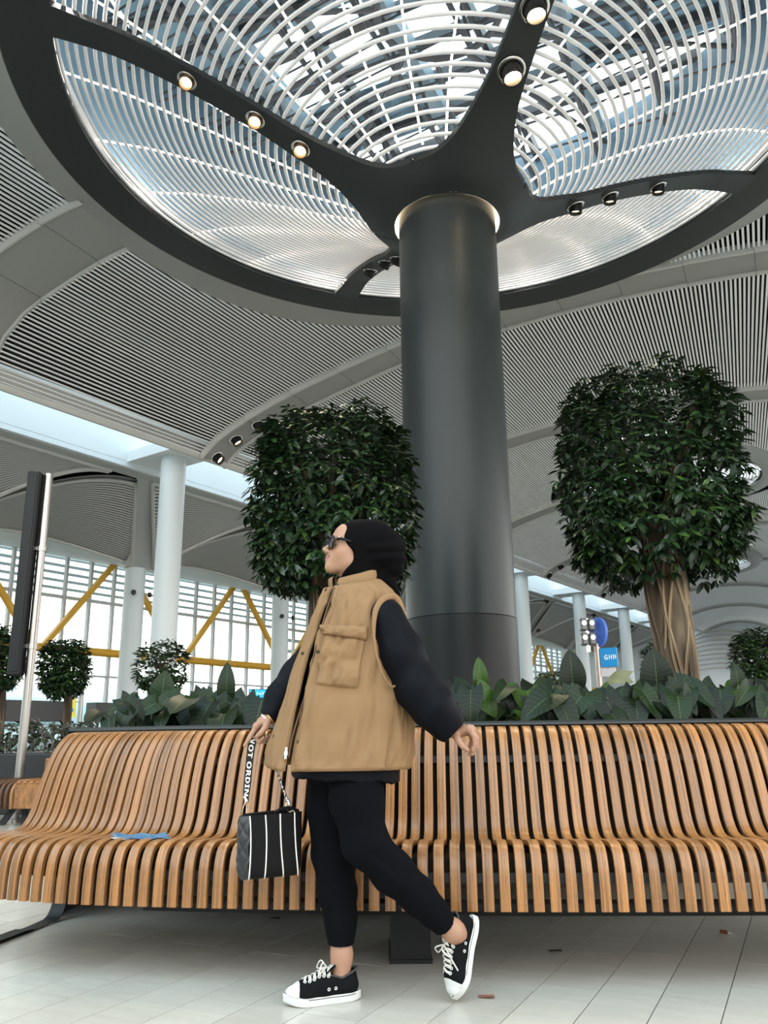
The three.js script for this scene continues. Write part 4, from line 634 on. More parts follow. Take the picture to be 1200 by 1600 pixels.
  const edge = smoothTab([[-0.16, 0.0], [-0.105, 0.034], [-0.055, 0.014], [-0.02, 0.019], [0.0, 0.042], [0.03, 0.066], [0.06, 0.078], [0.086, 0.086], [0.105, 0.092], [0.13, 0.095]]);
  const R2 = (px, py, dz = 0) => W(px, py, dz);
  const t0 = R2(590, 893, 0.0), t1 = R2(608, 912, -0.01), t2 = R2(623, 929, -0.015), n0 = R2(556, 888, 0), n1 = R2(572, 912, 0), bun = R2(598, 862, 0.0), bun2 = R2(583, 852, 0), ch0 = R2(548, 905, -0.03), ch1 = R2(524, 908, 0.0);
  const scarfField = (x, y, z) => {
    const [f, u, s] = toHead(x, y, z); let d = ell(f, u, s, -0.012, 0.03, 0, 0.1, 0.091, 0.079); d = smin(d, ell(f, u, s, 0.02, -0.02, 0, 0.06, 0.085, 0.064), 0.03);
    d = smin(d, ell(x, y, z, bun.x, bun.y, bun.z, 0.087, 0.083, 0.075), 0.05); d = smin(d, ell(x, y, z, bun2.x, bun2.y, bun2.z, 0.085, 0.09, 0.077), 0.04);
    const t = R2(611, 884, 0); d = smin(d, ell(x, y, z, t.x, t.y, t.z, 0.045, 0.05, 0.05), 0.04);
    d = smin(d, cap(x, y, z, n0, n1, 0.066, 0.07), 0.04); d = smin(d, cap(x, y, z, t0, t1, 0.036, 0.024), 0.02); d = smin(d, cap(x, y, z, t1, t2, 0.024, 0.005), 0.012);
    d += 0.0025 * sin(f * 40 + u * 70 + 3 * sin(u * 30)) * sst(0.0, -0.06, f);
    d = -smin(-d, -(f - edge(u)), 0.006) ; d = max(d, f - edge(u));
    return smin(d, cap(x, y, z, ch0, ch1, 0.018, 0.012), 0.01);
  };
  part('headscarf', wl(nets(...boundsOf([R2(520, 806, 0.09), R2(645, 935, -0.1), R2(530, 810, -0.1), R2(640, 930, 0.1)], 0.01), 0.0042, scarfField)), scarfM, woman);
  // sunglasses
  const gl = new THREE.Group(); gl.name = 'sunglasses'; woman.add(gl);
  const frameM = new THREE.MeshPhysicalMaterial({ color: rgb(0.004, 0.004, 0.005), roughness: 0.25, specularIntensity: 0.5, side: THREE.DoubleSide }), lensM = new THREE.MeshPhysicalMaterial({ color: rgb(0.02, 0.024, 0.028), roughness: 0.05, metalness: 0.35, clearcoat: 1, clearcoatRoughness: 0.03, side: THREE.DoubleSide });
  for (const s of [-1, 1]) {
    const lp = (a, k) => { const c = cos(a), e = sin(a), x = Math.sign(c) * Math.pow(abs(c), 0.7) * 0.024 * k, y = Math.sign(e) * Math.pow(abs(e), 0.75) * 0.022 * k; return head(0.1 - 0.16 * pow2(s * 0.033 + x) * 4 - (y < 0 ? 0.12 * -y : 0), 0.004 + y, s * 0.033 + x); };
    part('lens', wl(patch(28, 3, (u, q) => lp(u * 2 * PI, q))), lensM, gl);
    part('rim', wl(tube(Array.from({ length: 29 }, (_, i) => lp(i / 28 * 2 * PI, 1)), 0.0036, 56, 7, false)), frameM, gl);
    part('temple', wl(tube([head(0.083, 0.014, s * 0.057), head(0.078, 0.015, s * 0.066), head(0.06, 0.0145, s * 0.071), head(0.035, 0.0125, s * 0.0725)], (t) => 0.0062 - 0.0016 * t, 16, 7)), frameM, gl);
  }
  part('bridge', wl(tube([head(0.0985, 0.008, -0.011), head(0.102, 0.011, 0), head(0.0985, 0.008, 0.011)], 0.0028, 10, 6)), frameM, gl);

  // trousers
  const pantsM = FAB({ color: rgb(0.0036, 0.0038, 0.005), roughness: 0.9 });
  const pn = chain([[520, 1195, 0.07, 0.092], [520, 1262, 0.07, 0.088], [521, 1335, 0.07, 0.073], [527, 1395, 0.065, 0.067], [532, 1432, 0.06, 0.056], [533, 1450, 0.055, 0.0475], [534, 1489, 0.05, 0.043]], 0.02), pb = chain([[557, 1195, -0.07, 0.092], [557, 1250, -0.075, 0.088], [570, 1318, -0.085, 0.0745], [612, 1362, -0.065, 0.066], [655, 1402, -0.034, 0.056], [676, 1424, -0.016, 0.046], [696, 1447, 0.0, 0.0405]], 0.03), pel = chain([[530, 1190, 0.03, 0.105], [556, 1190, -0.03, 0.105]]);
  const cutA = W(534, 1490.5, 0.05), cutB = W(696, 1447, 0), dirB = W(696, 1447, 0).sub(W(655, 1402, -0.034)).normalize();
  const pantsField = (x, y, z) => { let a = pn(x, y, z), b = pb(x, y, z); a = max(a, cutA.y - y); b = max(b, (x - cutB.x) * dirB.x + (y - cutB.y) * dirB.y + (z - cutB.z) * dirB.z); let d = smin(smin(a, b, 0.012), pel(x, y, z), 0.03); const w = fbm(x * 9 + y * 5, y * 7, z * 9, 2); return d + 0.004 * w + 0.0022 * sin(y * 90 + x * 60 + 4 * w) * exp(-pow2((y - 0.42) / 0.1)) ; };
  part('trousers', wl(nets(...boundsOf([W(425, 1160, 0.2), W(720, 1500, -0.2), W(440, 1500, -0.2)], 0.01), 0.0065, pantsField)), pantsM, woman);

  // black jacket under the vest
  const jackM = FAB({ color: rgb(0.0036, 0.004, 0.006), roughness: 0.55, specularIntensity: 0.16 });
  const jn = chain([[604, 966, -0.14, 0.066], [628, 1022, -0.15, 0.074], [652, 1074, -0.155, 0.073], [677, 1105, -0.15, 0.072], [698, 1130, -0.138, 0.054], [708, 1140, -0.132, 0.042]], 0.03), jf = chain([[530, 975, 0.12, 0.07], [468, 1058, 0.13, 0.066], [440, 1092, 0.075, 0.058], [424, 1116, 0.03, 0.04]], 0.03);
  const jt = (x, y, z) => { let d = cap(x, y, z, W(562, 950, 0), W(553, 1085, 0), 0.10, 0.125); return smin(d, cap(x, y, z, W(553, 1085, 0), W(548, 1180, 0), 0.125, 0.15), 0.04); };
  const hemY = (x) => W(540, 1199, 0).y - 0.06 * (x - W(540, 1199, 0).x);
  const jackField = (x, y, z) => { let d = smin(smin(jn(x, y, z), jf(x, y, z), 0.02), jt(x, y, z), 0.03); d = max(d, hemY(x) - y); d = max(d, (x - W(711, 1143, -0.13).x) * 0.66 - (y - W(711, 1143, -0.13).y) * 0.75); d = max(d, -(x - W(420, 1121, 0.02).x) * 0.55 - (y - W(420, 1121, 0.02).y) * 0.8); const w = fbm(x * 11, y * 8 + z * 6, z * 11, 2); return d + 0.006 * w + 0.004 * sin((x * 0.75 - y * 0.66) * 60 + 5 * w) * sst(0.2, 0.32, x); };
  part('jacket', wl(nets(...boundsOf([W(395, 930, 0.25), W(730, 1225, -0.27)], 0.01), 0.0065, jackField)), jackM, woman);
  part('jacket_hem', wl(patch(60, 5, (u, q) => { const a = u * 2 * PI, o = [[1, 0.03], [1.01, 0.0], [1.0, -0.052], [0.97, -0.06], [0.95, -0.05], [0.95, 0.03]][Math.round(q * 5)], c = W(540, 1196, 0); const x = c.x + 0.19 * cos(a) * o[0], z = c.z + 0.172 * sin(a) * o[0]; return [x, c.y + o[1] + 0.012 - 0.06 * (x - c.x) + 0.003 * sin(a * 9) + 0.002 * sin(a * 23), z]; })), jackM, woman);

  // vest: a padded shell, open at the front
  const crinkle = pixTex(256, 256, (u, v2) => { const n = tn(u, v2, 18, 12, 5) * 0.5 + tn(u, v2, 48, 30, 6) * 0.35 + tn(u, v2, 110, 90, 7) * 0.2, q = 128 + 90 * n; return [q, q, q]; }, false);
  const vestM = FAB({ color: rgb(0.262, 0.153, 0.077), roughness: 0.68, bumpMap: crinkle, bumpScale: 0.005 }), softT = (() => { const t = crinkle.clone(); t.repeat.set(0.3, 0.3); t.needsUpdate = true; return t; })(), vestP = FAB({ color: rgb(0.262, 0.153, 0.077), roughness: 0.68, bumpMap: softT, bumpScale: 0.003 }), vestD = M({ color: rgb(0.30, 0.165, 0.068), roughness: 0.75, bumpMap: crinkle, bumpScale: 0.004 });
  const XL = smoothTab([[898, 520], [912, 511], [945, 496], [1013, 470], [1070, 450], [1120, 433], [1175, 416], [1205, 411]]), XR = smoothTab([[898, 590], [906, 594], [915, 603], [928, 616], [945, 624], [1000, 640], [1060, 648], [1110, 652], [1205, 647]]);
  const RZ = smoothTab([[898, 0.07], [912, 0.10], [930, 0.145], [960, 0.172], [1050, 0.195], [1205, 0.2]]), P1 = smoothTab([[898, 2.25], [927, 2.22], [1027, 2.3], [1140, 2.2], [1205, 2.16]]), P2 = smoothTab([[898, 2.42], [927, 2.42], [1027, 2.44], [1140, 2.30], [1205, 2.24]]);
  const vRow = (y) => ({ cx: (XL(y) + XR(y)) / 2, rx: (XR(y) - XL(y)) / 2, rz: RZ(y) });
  const vPoint = (y, ph, inset) => { const r = vRow(y), m = W(r.cx, y, 0), ex = W(r.cx + r.rx, y, 0).x - m.x, c = cos(ph), s = sin(ph), k = 0.86, X = Math.sign(c) * Math.pow(abs(c), k), S = Math.sign(s) * Math.pow(abs(s), k); return V3(m.x + X * (ex - inset), m.y, m.z + S * (r.rz - inset)); };
  const puff = (y, ph) => { const p1 = P1(y), d1 = p1 - ph, d2 = ph - (P2(y) - 2 * PI), e = min(d1, d2); const n = fbm(ph * 4, y * 0.035, 3, 3), seam = 0.004 * exp(-pow2((e - 0.16) / 0.04)) + 0.004 * exp(-pow2((y - 1187) / 5)); const rg = 1 - abs(fbm(ph * 5 + y * 0.004, y * 0.012, 5, 2)) * 2.2; const calm = sst(905, 960, y); return calm * (0.011 * n - 0.013 * pow2(max(0, rg)) * rg) + calm * 0.005 * fbm(ph * 16, y * 0.05, 9, 2) - seam + 0.0035 * sin(ph * 5 + y * 0.02 + 3 * n) * sst(1040, 960, y); };
  const NP = 150, VR = [896, 899, 903, 908, 914, 921, 928, 936, 945, 956, 968, 982, 996, 1010, 1026, 1042, 1060, 1078, 1096, 1114, 1132, 1150, 1166, 1180, 1190, 1196, 1200, 1202];
  const TH = 0.022;
  const shell = (u, j) => { // once round the outside and back along the inside
    const y0 = VR[j], endK = j === 0 || j === VR.length - 1 ? 0.5 : j === 1 || j === VR.length - 2 ? 0.15 : 0, p1 = P1(y0), p2 = P2(y0) - 2 * PI, out = u < 0.5, q = out ? u * 2 : 2 - u * 2, edge2 = min(q, 1 - q) * 2 * 2.1, round = edge2 < 0.05 ? (1 - sqrt(max(0, 1 - pow2(1 - edge2 / 0.05)))) * 0.5 : 0, ph = lerp(p1, p2, q), k = max(endK, round), y = y0 + 26 * (0.5 + 0.5 * cos(ph - 2.3)) * max(0, 1 - j / 9) - (j > 10 ? 6 * sst(0.2, 0.7, 0.5 - 0.5 * cos(ph - 1.2)) : 0);
    return vPoint(y, ph, out ? TH * k - puff(y0, ph) : TH * (1 - k) - puff(y0, ph) * 0.3);
  };
  const vg = patch(NP * 2, VR.length - 1, (u, q) => { const p = shell(u, Math.round(q * (VR.length - 1))); return [p.x, p.y, p.z, u * 2.6, q * 0.8]; });
  const vest = part('vest', wl(vg), vestM, woman);
  // points on the near side of the vest, by where they show
  const onVest = (px, py, lift = 0) => { const r = vRow(py), c = clamp((px - r.cx) / r.rx, -0.98, 0.98), ph = Math.acos(Math.sign(c) * Math.pow(abs(c), 1 / 0.86)); return vPoint(py, ph, -lift - puff(py, ph)); };
  const quadPatch = (c, nu, nv, lift) => patch(nu, nv, (u, q) => { const a = [lerp(c[0][0], c[1][0], u), lerp(c[0][1], c[1][1], u)], b = [lerp(c[3][0], c[2][0], u), lerp(c[3][1], c[2][1], u)]; return onVest(lerp(a[0], b[0], q), lerp(a[1], b[1], q), lift(u, q)); });
  const pil = (u, q) => Math.pow(max(0, 16 * u * (1 - u) * q * (1 - q)), 0.22);
  part('pocket', wl(quadPatch([[508, 992], [575, 1000], [563, 1083], [496, 1074]], 26, 26, (u, q) => -0.006 + 0.024 * pil(u, q) + 0.006 * fbm(u * 4, q * 4, 4) - 0.006 * pow2(max(0, 1 - 2.4 * abs(fbm(u * 3 + 2, q * 3, 6, 2)))))), vestP, woman);
  part('pocket_flap', wl(quadPatch([[506, 983], [578, 989], [576, 1012], [509, 999]], 26, 14, (u, q) => -0.004 + 0.034 * pil(u, q) + 0.008 * fbm(u * 6, q * 2, 8))), vestP, woman);
  // collar: near half and far half, standing up round the neck
  const col = (a0, a1, n, y0, y1, grow) => patch(n, 8, (u, q) => { const ph = lerp(a0, a1, u), ring = [[-0.004, -0.08], [-0.008, 0.1], [-0.008, 0.5], [-0.005, 0.88], [0.003, 1], [0.011, 0.93], [0.013, 0.6], [0.013, 0.2], [0.013, 0]][Math.round(q * 8)], top = lerp(y0(u), y1(u), ring[1]); const p = vPoint(904, ph, 0.004 + ring[0]); p.y = W(555, top, 0).y; p.x += (ring[1]) * grow; return p; });
  part('collar', wl(col(2.25, -0.6, 34, (u) => lerp(931, 906, sst(0, 1, u)), (u) => lerp(lerp(907, 892, sst(0, 0.7, u)), 906, sst(0.72, 1, u)), 0.004)), vestP, woman);
  part('collar', wl(col(2.46, 4.0, 20, () => 922, (u) => lerp(905, 899, u), -0.006)), vestP, woman);
  // armhole roll and shoulder cap
  part('armhole', wl(tube([[612, 1074, -0.195], [602, 1062, -0.21], [590, 1030, -0.218], [584, 988, -0.208], [588, 952, -0.19], [602, 935, -0.162], [617, 934, -0.135], [631, 965, -0.135], [634, 1020, -0.16], [622, 1068, -0.18], [612, 1074, -0.195]].map((p) => W(...p)), (t) => 0.004 + 0.0105 * pow2(pow2(sin(t * PI))) * sin(t * PI), 70, 9)), vestP, woman);
  const snapM = M({ color: rgb(0.05, 0.04, 0.03), roughness: 0.35, metalness: 0.6 });
  for (const [x, y] of [[530, 922], [501, 1024], [471, 1158]]) { const p = onVest(x, y, 0.0015), s = part('snap', wl(new THREE.SphereGeometry(0.0058, 12, 8).scale(1, 1, 0.6).translate(p.x, p.y, p.z)), snapM, woman); }
  for (const [x, y] of [[512, 927], [476, 1024], [431, 1149]]) { const p = onVest(x, y, 0.0015); part('snap', wl(new THREE.SphereGeometry(0.0058, 12, 8).scale(1, 1, 0.6).translate(p.x, p.y, p.z)), snapM, woman); }
  part('zip', wl(tube([[526, 926], [512, 968], [497, 1024], [479, 1090], [464, 1150], [458, 1180]].map(([x, y]) => onVest(x, y, 0.003)), 0.003, 40, 6)), M({ color: rgb(0.10, 0.045, 0.02), roughness: 0.6 }), woman);
  { const a = onVest(457, 1166, 0.008), b = onVest(453.5, 1183, 0.006); part('zip_pull', wl(tube([a, a.clone().lerp(b, 0.5), b], (t) => 0.0052 - 0.0015 * sin(t * 9), 12, 8)), M({ color: rgb(0.8, 0.8, 0.78), roughness: 0.4 }), woman); }
  part('pocket_slit', wl(tube([[612, 1098], [613, 1125], [609, 1160], [603, 1194]].map(([x, y]) => onVest(x, y, 0.001)), 0.003, 24, 6)), vestD, woman);
  part('drawcord', wl(tube([[590, 1208, -0.16], [597, 1217, -0.165], [605, 1216, -0.165], [602, 1208, -0.16]].map((p) => W(...p)), 0.0016, 20, 6)), jackM, woman);

  // bracelet on the wrist that carries the bag
  const brM = M({ color: rgb(0.75, 0.5, 0.18), roughness: 0.3, metalness: 0.9 }), ax = W(...J.rw).sub(W(404, 1137, 0.01)).normalize();
  for (const [k, m] of [[0.2, brM], [0.62, M({ color: rgb(0.85, 0.75, 0.68), roughness: 0.4 })]]) { const g = new THREE.TorusGeometry(0.0265, 0.0028, 8, 30); g.applyQuaternion(new THREE.Quaternion().setFromUnitVectors(V3(0, 0, 1), ax)); const p = W(423, 1120, 0.02).lerp(W(412, 1130, 0.018), k); g.translate(p.x, p.y, p.z); part('bracelet', wl(g), m, woman); }

  // sneakers
  const canvasM = FAB({ color: rgb(0.0075, 0.0075, 0.008), roughness: 0.85 }), rubM = M({ color: rgb(0.62, 0.61, 0.58), roughness: 0.5 }), laceM = M({ color: rgb(0.62, 0.58, 0.52), roughness: 0.8 }), lineM = M({ color: rgb(0.01, 0.01, 0.01), roughness: 0.6 }), trimM = M({ color: rgb(0.05, 0.045, 0.042), roughness: 0.8 });
  const labelM = M({ roughness: 0.6, map: canvasTex(96, 48, (g) => { g.fillStyle = '#d8d4cc'; g.fillRect(0, 0, 96, 48); g.fillStyle = '#16161a'; g.fillRect(10, 6, 76, 8); g.fillRect(14, 34, 30, 5); g.fillRect(54, 34, 28, 5); g.beginPath(); for (let i = 0; i < 10; i++) { const a = i * PI / 5 - PI / 2, r = i % 2 ? 4 : 9; g.lineTo(48 + r * cos(a), 25 + r * sin(a)); } g.fill(); }) });
  function sneaker(origin, fwdV, upV, mir) {
    const s = new THREE.Group(); s.name = 'sneaker'; woman.add(s); const z = fwdV.clone().cross(upV).normalize(), y = z.clone().cross(fwdV).normalize();
    const mtx = new THREE.Matrix4().makeBasis(fwdV.clone().normalize(), y, z.multiplyScalar(1)); s.quaternion.setFromRotationMatrix(mtx); s.position.copy(origin).sub(woman.position);
    const hw = smoothTab([[-0.13, 0.012], [-0.12, 0.024], [-0.09, 0.031], [-0.03, 0.030], [0.03, 0.038], [0.07, 0.0435], [0.105, 0.036], [0.124, 0.02], [0.131, 0.008]]), bend = (x) => mir * -0.008 * sin((x + 0.13) / 0.26 * PI) , spring = (x) => 0.012 * pow2(max(0, (x - 0.05) / 0.08)) + 0.002 * pow2(max(0, (-x - 0.07) / 0.06));
    const outl = (a, k) => { const t = 0.5 - 0.5 * cos(a % (2 * PI)), xx = lerp(-0.131, 0.132, t), sg = a % (2 * PI) < PI ? 1 : -1; return [xx * (1 - k * 8), sg * max(0.0, hw(xx) * Math.pow(max(0, sin(a % PI)), 0.5) - k) + bend(xx)]; };
    const prof2 = [[0.004, 0], [0, 0.004], [0, 0.027], [0.002, 0.031], [0.02, 0.031]];
    part('sole', merge([patch(80, 4, (u, q) => { const [k, h] = prof2[Math.round(q * 4)], [x, zz] = outl(u * 2 * PI, k); return [x, h + spring(x), zz]; }), patch(40, 2, (u, q) => { const a = u * PI, [x, zz] = outl(a, 0.004); return [x, spring(x), lerp(zz, 2 * bend(x) - zz, q)]; })]), rubM, s);
    for (const h of [0.0225]) part('stripe', tube(Array.from({ length: 60 }, (_, i) => { const [x, zz] = outl(lerp(0.9 * PI + 0.1 + 0.35, 2 * PI + PI * 0.1 - 0.0 + 0.62 * 0, i / 59) * 1 - 0.9, 0.0004); return V3(x, h + spring(x), zz); }).filter((p) => p.x < 0.06), 0.0014, 70, 5), lineM, s);
    part('stripe', tube(Array.from({ length: 64 }, (_, i) => { const [x, zz] = outl(i / 63 * 2 * PI * 0.999 + 0.001, 0.0009); return V3(x, 0.0296 + spring(x), zz); }), 0.0012, 120, 5), lineM, s);
    const v2 = (a, b, c) => ({ x: a, y: b, z: c });
    const up = (x, y2, z2) => {
      const zc = z2 - bend(x); let d = cap(x, y2, zc * 1.05, v2(-0.088, 0.045, 0), v2(0.0, 0.047, 0), 0.032, 0.034); d = smin(d, cap(x, y2, zc * 0.88, v2(0, 0.046, 0), v2(0.062, 0.035, 0), 0.034, 0.035), 0.02); d = smin(d, cap(x, y2, zc * 0.85, v2(0.062, 0.035, 0), v2(0.1, 0.033, 0), 0.034, 0.024), 0.02);
      d = smin(d, cap(x, y2, zc, v2(-0.09, 0.05, 0), v2(-0.086, 0.1, 0), 0.031, 0.026), 0.012); d = smin(d, cap(x, y2, zc, v2(-0.055, 0.05, 0), v2(-0.05, 0.1, 0), 0.032, 0.027), 0.012); d = smin(d, cap(x, y2, zc * 0.9, v2(-0.03, 0.06, 0), v2(0.01, 0.062, 0), 0.028, 0.025), 0.02);
      return max(d, 0.028 + spring(x) - y2, y2 - (0.098 - 0.35 * (x + 0.115) + (x > -0.06 ? 0.55 * (x + 0.06) : 0)) * 1);
    };
    const bx = [[-0.14, 0.02, -0.06], [0.14, 0.13, 0.06]];
    part('upper', nets(...bx, 0.0032, (x, a, b) => max(up(x, a, b), x - 0.085)), canvasM, s);
    part('toe_cap', nets([0.06, 0.02, -0.06], [0.145, 0.08, 0.06], 0.0026, (x, a, b) => max(up(x, a, b) - 0.0018, 0.0795 + pow2((b - bend(x)) / 0.05) * 0.008 - x)), rubM, s);
    part('toe_seam', tube(Array.from({ length: 15 }, (_, i) => { const b = lerp(-0.036, 0.036, i / 14), hh = 0.033 + 0.029 * sqrt(max(0, 1 - pow2(b / 0.039))); return V3(0.0785 + pow2(b / 0.05) * 0.008, hh, b + bend(0.08)); }), 0.002, 28, 6), lineM, s);
    part('tongue', patch(8, 10, (u, q) => { const x = lerp(0.052, -0.038, q), w = lerp(0.016, 0.026, q); return [x, lerp(0.068, 0.118, q * q * 0.35 + q * 0.65) - 0.006 * pow2(u * 2 - 1), bend(x) + (u * 2 - 1) * w]; }), canvasM, s);
    part('tongue_label', patch(4, 3, (u, q) => { const x = lerp(-0.018, -0.033, q); return [x, lerp(0.1055, 0.1165, q) - 0.006 * pow2((u - 0.5) * 1.2), bend(x) + (u - 0.5) * 0.03]; }), labelM, s);
    const top = (x, b) => { for (let h = 0.12; h > 0.03; h -= 0.0015) if (up(x, h, b + bend(x)) < 0) return h; return 0.04; };
    const yt = (x, b) => max(top(x, b), 0) + 0.003;
    for (let r = 0; r < 6; r++) {
      const x = 0.064 - r * 0.0155, x2 = x - 0.0155 * 0.6, w = 0.019 + r * 0.0008;
      for (const sg of [-1, 1]) { const e = new THREE.TorusGeometry(0.0042, 0.0016, 6, 16); e.rotateX(PI / 2); e.rotateX(sg * 0.75); e.translate(x, yt(x, sg * w) - 0.0005, bend(x) + sg * w); part('eyelet', e, rubM, s); }
      const mid = max(yt(x, 0), 0.067 + r * 0.006) + 0.004;
      part('lace', tube([V3(x, yt(x, -w), bend(x) - w), V3(x - 0.002, mid, bend(x) - w * 0.4), V3(x2, mid + 0.002, bend(x) + w * 0.4), V3(x2 - 0.003, yt(x2, w) + 0.001, bend(x) + w)], 0.0031, 16, 6, true, (t, a) => 1 + 0.3 * cos(2 * a)), laceM, s);
      if (r > 0) part('lace', tube([V3(x, yt(x, w), bend(x) + w), V3(x + 0.002, mid + 0.001, bend(x) + w * 0.3), V3(x - 0.004, mid + 0.003, bend(x) - w * 0.3), V3(x - 0.005, yt(x, -w) + 0.002, bend(x) - w)], 0.0029, 16, 6, true, (t, a) => 1 + 0.3 * cos(2 * a)), laceM, s);
    }
    const kx = -0.012, ky = 0.108; for (const [dx, dy, dz] of [[0.02, 0.004, 0.03], [0.024, 0.0, -0.03]]) part('lace', tube([V3(kx, ky, bend(kx)), V3(kx + dx * 0.8, ky + 0.016, bend(kx) + dz * 0.7), V3(kx + dx * 1.3, ky + dy - 0.012, bend(kx) + dz * 1.1), V3(kx + dx * 0.6, ky - 0.006, bend(kx) + dz * 0.5), V3(kx, ky, bend(kx))], 0.0026, 24, 6), laceM, s);
    part('lace', tube([V3(kx, ky, bend(kx)), V3(kx + 0.03, ky - 0.02, bend(kx) + mir * 0.022), V3(kx + 0.062, ky - 0.05, bend(kx) + mir * 0.04)], 0.0024, 16, 6), laceM, s);
    part('collar_binding', tube(Array.from({ length: 20 }, (_, i) => { const a = lerp(0.35, 2 * PI - 0.35, i / 19), x = -0.06 + 0.056 * cos(a) - 0.003; const lim = (0.098 - 0.35 * (x + 0.115) + (x > -0.06 ? 0.55 * (x + 0.06) : 0)); return V3(x, lim - 0.001, bend(x) + 0.0285 * sin(a)); }), 0.0034, 50, 7), trimM, s);
    for (const x of [-0.012, -0.036]) for (const sg of [-1, 1]) { let zz = 0.06; while (zz > 0.02 && up(x, 0.05, sg * zz + bend(x)) > 0) zz -= 0.0005; const e = new THREE.TorusGeometry(0.0038, 0.0017, 6, 16); e.translate(x, 0.05, bend(x) + sg * (zz + 0.0003)); part('eyelet', e, rubM, s); }
    part('side_seam', tube([V3(0.05, 0.05, bend(0.05) + 0.0375), V3(0.0, 0.068, bend(0) + 0.031), V3(-0.035, 0.078, bend(-0.03) + 0.029)], 0.0012, 12, 5), trimM, s);
    return s;
  }
  const toe = atH(447, 1572, 0), heel = atH(559, 1561, 0), fd = toe.clone().sub(heel).setY(0).normalize(), ctr = toe.clone().lerp(heel, 0.5); ctr.y = 0;
  sneaker(ctr, fd, V3(0, 1, 0), 1);
  sneaker(shoeB.o, shoeB.f, shoeB.u, -1);
}

// ---------------------------------------------------------------- handbag
{
  const B = thing('handbag', 'small black quilted handbag with white piping and a lettered strap hanging from her hand', 'handbag', W(423, 1325, 0.01)), bl = (g) => toLocal(g, B);
  const leather = new THREE.MeshPhysicalMaterial({ color: rgb(0.012, 0.012, 0.013), roughness: 0.42, clearcoat: 0.15, clearcoatRoughness: 0.4, side: THREE.DoubleSide }), matte = new THREE.MeshPhysicalMaterial({ color: rgb(0.007, 0.0062, 0.006), roughness: 0.75, specularIntensity: 0.25, side: THREE.DoubleSide });
  const pip = M({ color: rgb(0.80, 0.76, 0.68), roughness: 0.5 });
  const yaw = 0.22, c = W(422, 1321, 0.01), hw = 0.108, hh = 0.103, dp = 0.042;
  const L2W = (x, y, z) => V3(c.x + x * cos(yaw) + z * sin(yaw), c.y + y + 0.045 * x, c.z - x * sin(yaw) + z * cos(yaw));
  const front = (x, y) => dp * (0.55 + 0.45 * sqrt(max(0, 1 - pow2(x / hw) * 0.9))) * (1 - 0.35 * pow2(max(0, y) / hh)) * sqrt(max(0, 1 - Math.pow(abs(min(0, y)) / hh, 6)));
  const quilt = (p, q) => { const a = abs(((p * 16 + q * 16) % 1 + 1) % 1 - 0.5), b = abs(((p * 16 - q * 16) % 1 + 1) % 1 - 0.5); return 0.004 * (1 - exp(-a * 9)) * (1 - exp(-b * 9)); };
  const shape = (a, y, k = 1) => { const x = Math.sign(cos(a)) * Math.pow(abs(cos(a)), 0.55) * hw * (1 - 0.12 * pow2(max(0, -y / hh - 0.5) * 2)), z = Math.sign(sin(a)) * front(x, y) * Math.pow(abs(sin(a)), 0.5); return L2W(x * k, y, z * k); };
  const side = [2.05, 4.2];
  part('body', bl(merge([patch(90, 40, (u, q) => { const a = lerp(side[1] - 2 * PI, side[0], u), y = lerp(-hh, hh, q); return shape(a, y); }), patch(40, 1, (u, q) => shape(lerp(0, 2 * PI, u), hh, 1 - q)), patch(40, 1, (u, q) => shape(lerp(0, 2 * PI, u), -hh, 1 - q))])), matte, B);
  part('quilted_side', bl(patch(60, 60, (u, q) => { const a = lerp(side[0], side[1], u), y = lerp(-hh, hh, q), p = shape(a, y), n = V3(-cos(yaw), 0, sin(yaw) * 1 + 0.6 * sin(a)); return p.addScaledVector(n.normalize(), quilt(u * 0.16, y) * 1.6 * min(1, 12 * q * (1 - q))); })), leather, B);
  for (const x of [-0.077, -0.024, 0.034, 0.084]) part('piping', bl(tube(Array.from({ length: 16 }, (_, i) => { const y = lerp(hh, -hh * 0.985, i / 15), xx = x + 0.006 * sin((1 - i / 15) * 2.5) * (x > 0 ? -1 : 1) + (x > 0 ? 0.012 * i / 15 : 0.006 * i / 15); return L2W(xx, y, front(xx, y) * 0.97 + 0.002); }), 0.0024, 40, 6)), pip, B);
  part('zip', bl(tube([L2W(-hw * 0.9, hh + 0.002, 0.0), L2W(0, hh + 0.006, 0.004), L2W(hw * 0.9, hh + 0.004, 0)], 0.005, 20, 6)), matte, B);
  part('tab', bl(tube([L2W(0.01, hh + 0.0, 0.01), L2W(0.035, hh + 0.014, 0.012), L2W(0.07, hh + 0.014, 0.01), L2W(0.095, hh, 0.008)], 0.007, 16, 6)), matte, B);
  const text = canvasTex(1024, 96, (g, w, h) => { g.fillStyle = '#0b0b0c'; g.fillRect(0, 0, w, h); g.fillStyle = '#f3efe8'; g.font = 'bold 78px sans-serif'; g.textBaseline = 'middle'; g.save(); g.translate(30, 50); g.scale(1.5, 1); g.fillText('NOT ORDINARY', 0, 0); g.restore(); });
  const strapM = M({ map: text, roughness: 0.7 });
  const strap = (pts, w, tw, t0, t1) => { const cv = new THREE.CatmullRomCurve3(pts.map((p) => W(...p)), false, 'centripetal'), N = 30; return merge([patch(2, N, (u, q) => { const p = cv.getPointAt(q), T = cv.getTangentAt(q), a = tw(q), S = V3(cos(a), 0, sin(a)), s = S.addScaledVector(T, -S.dot(T)).normalize(); p.addScaledVector(s, (u - 0.5) * w); return [p.x, p.y, p.z, lerp(t0, t1, q), u]; })]); };
  part('strap', bl(strap([[402, 1147, -0.005], [394.5, 1160, -0.004], [391, 1180, 0], [387.5, 1215, 0.004], [385, 1240, 0.006], [384, 1253, 0.007]], 0.0275, (q) => 0.1 + 0.5 * sst(0.7, 1, q), 0.0, 0.72)), strapM, B);
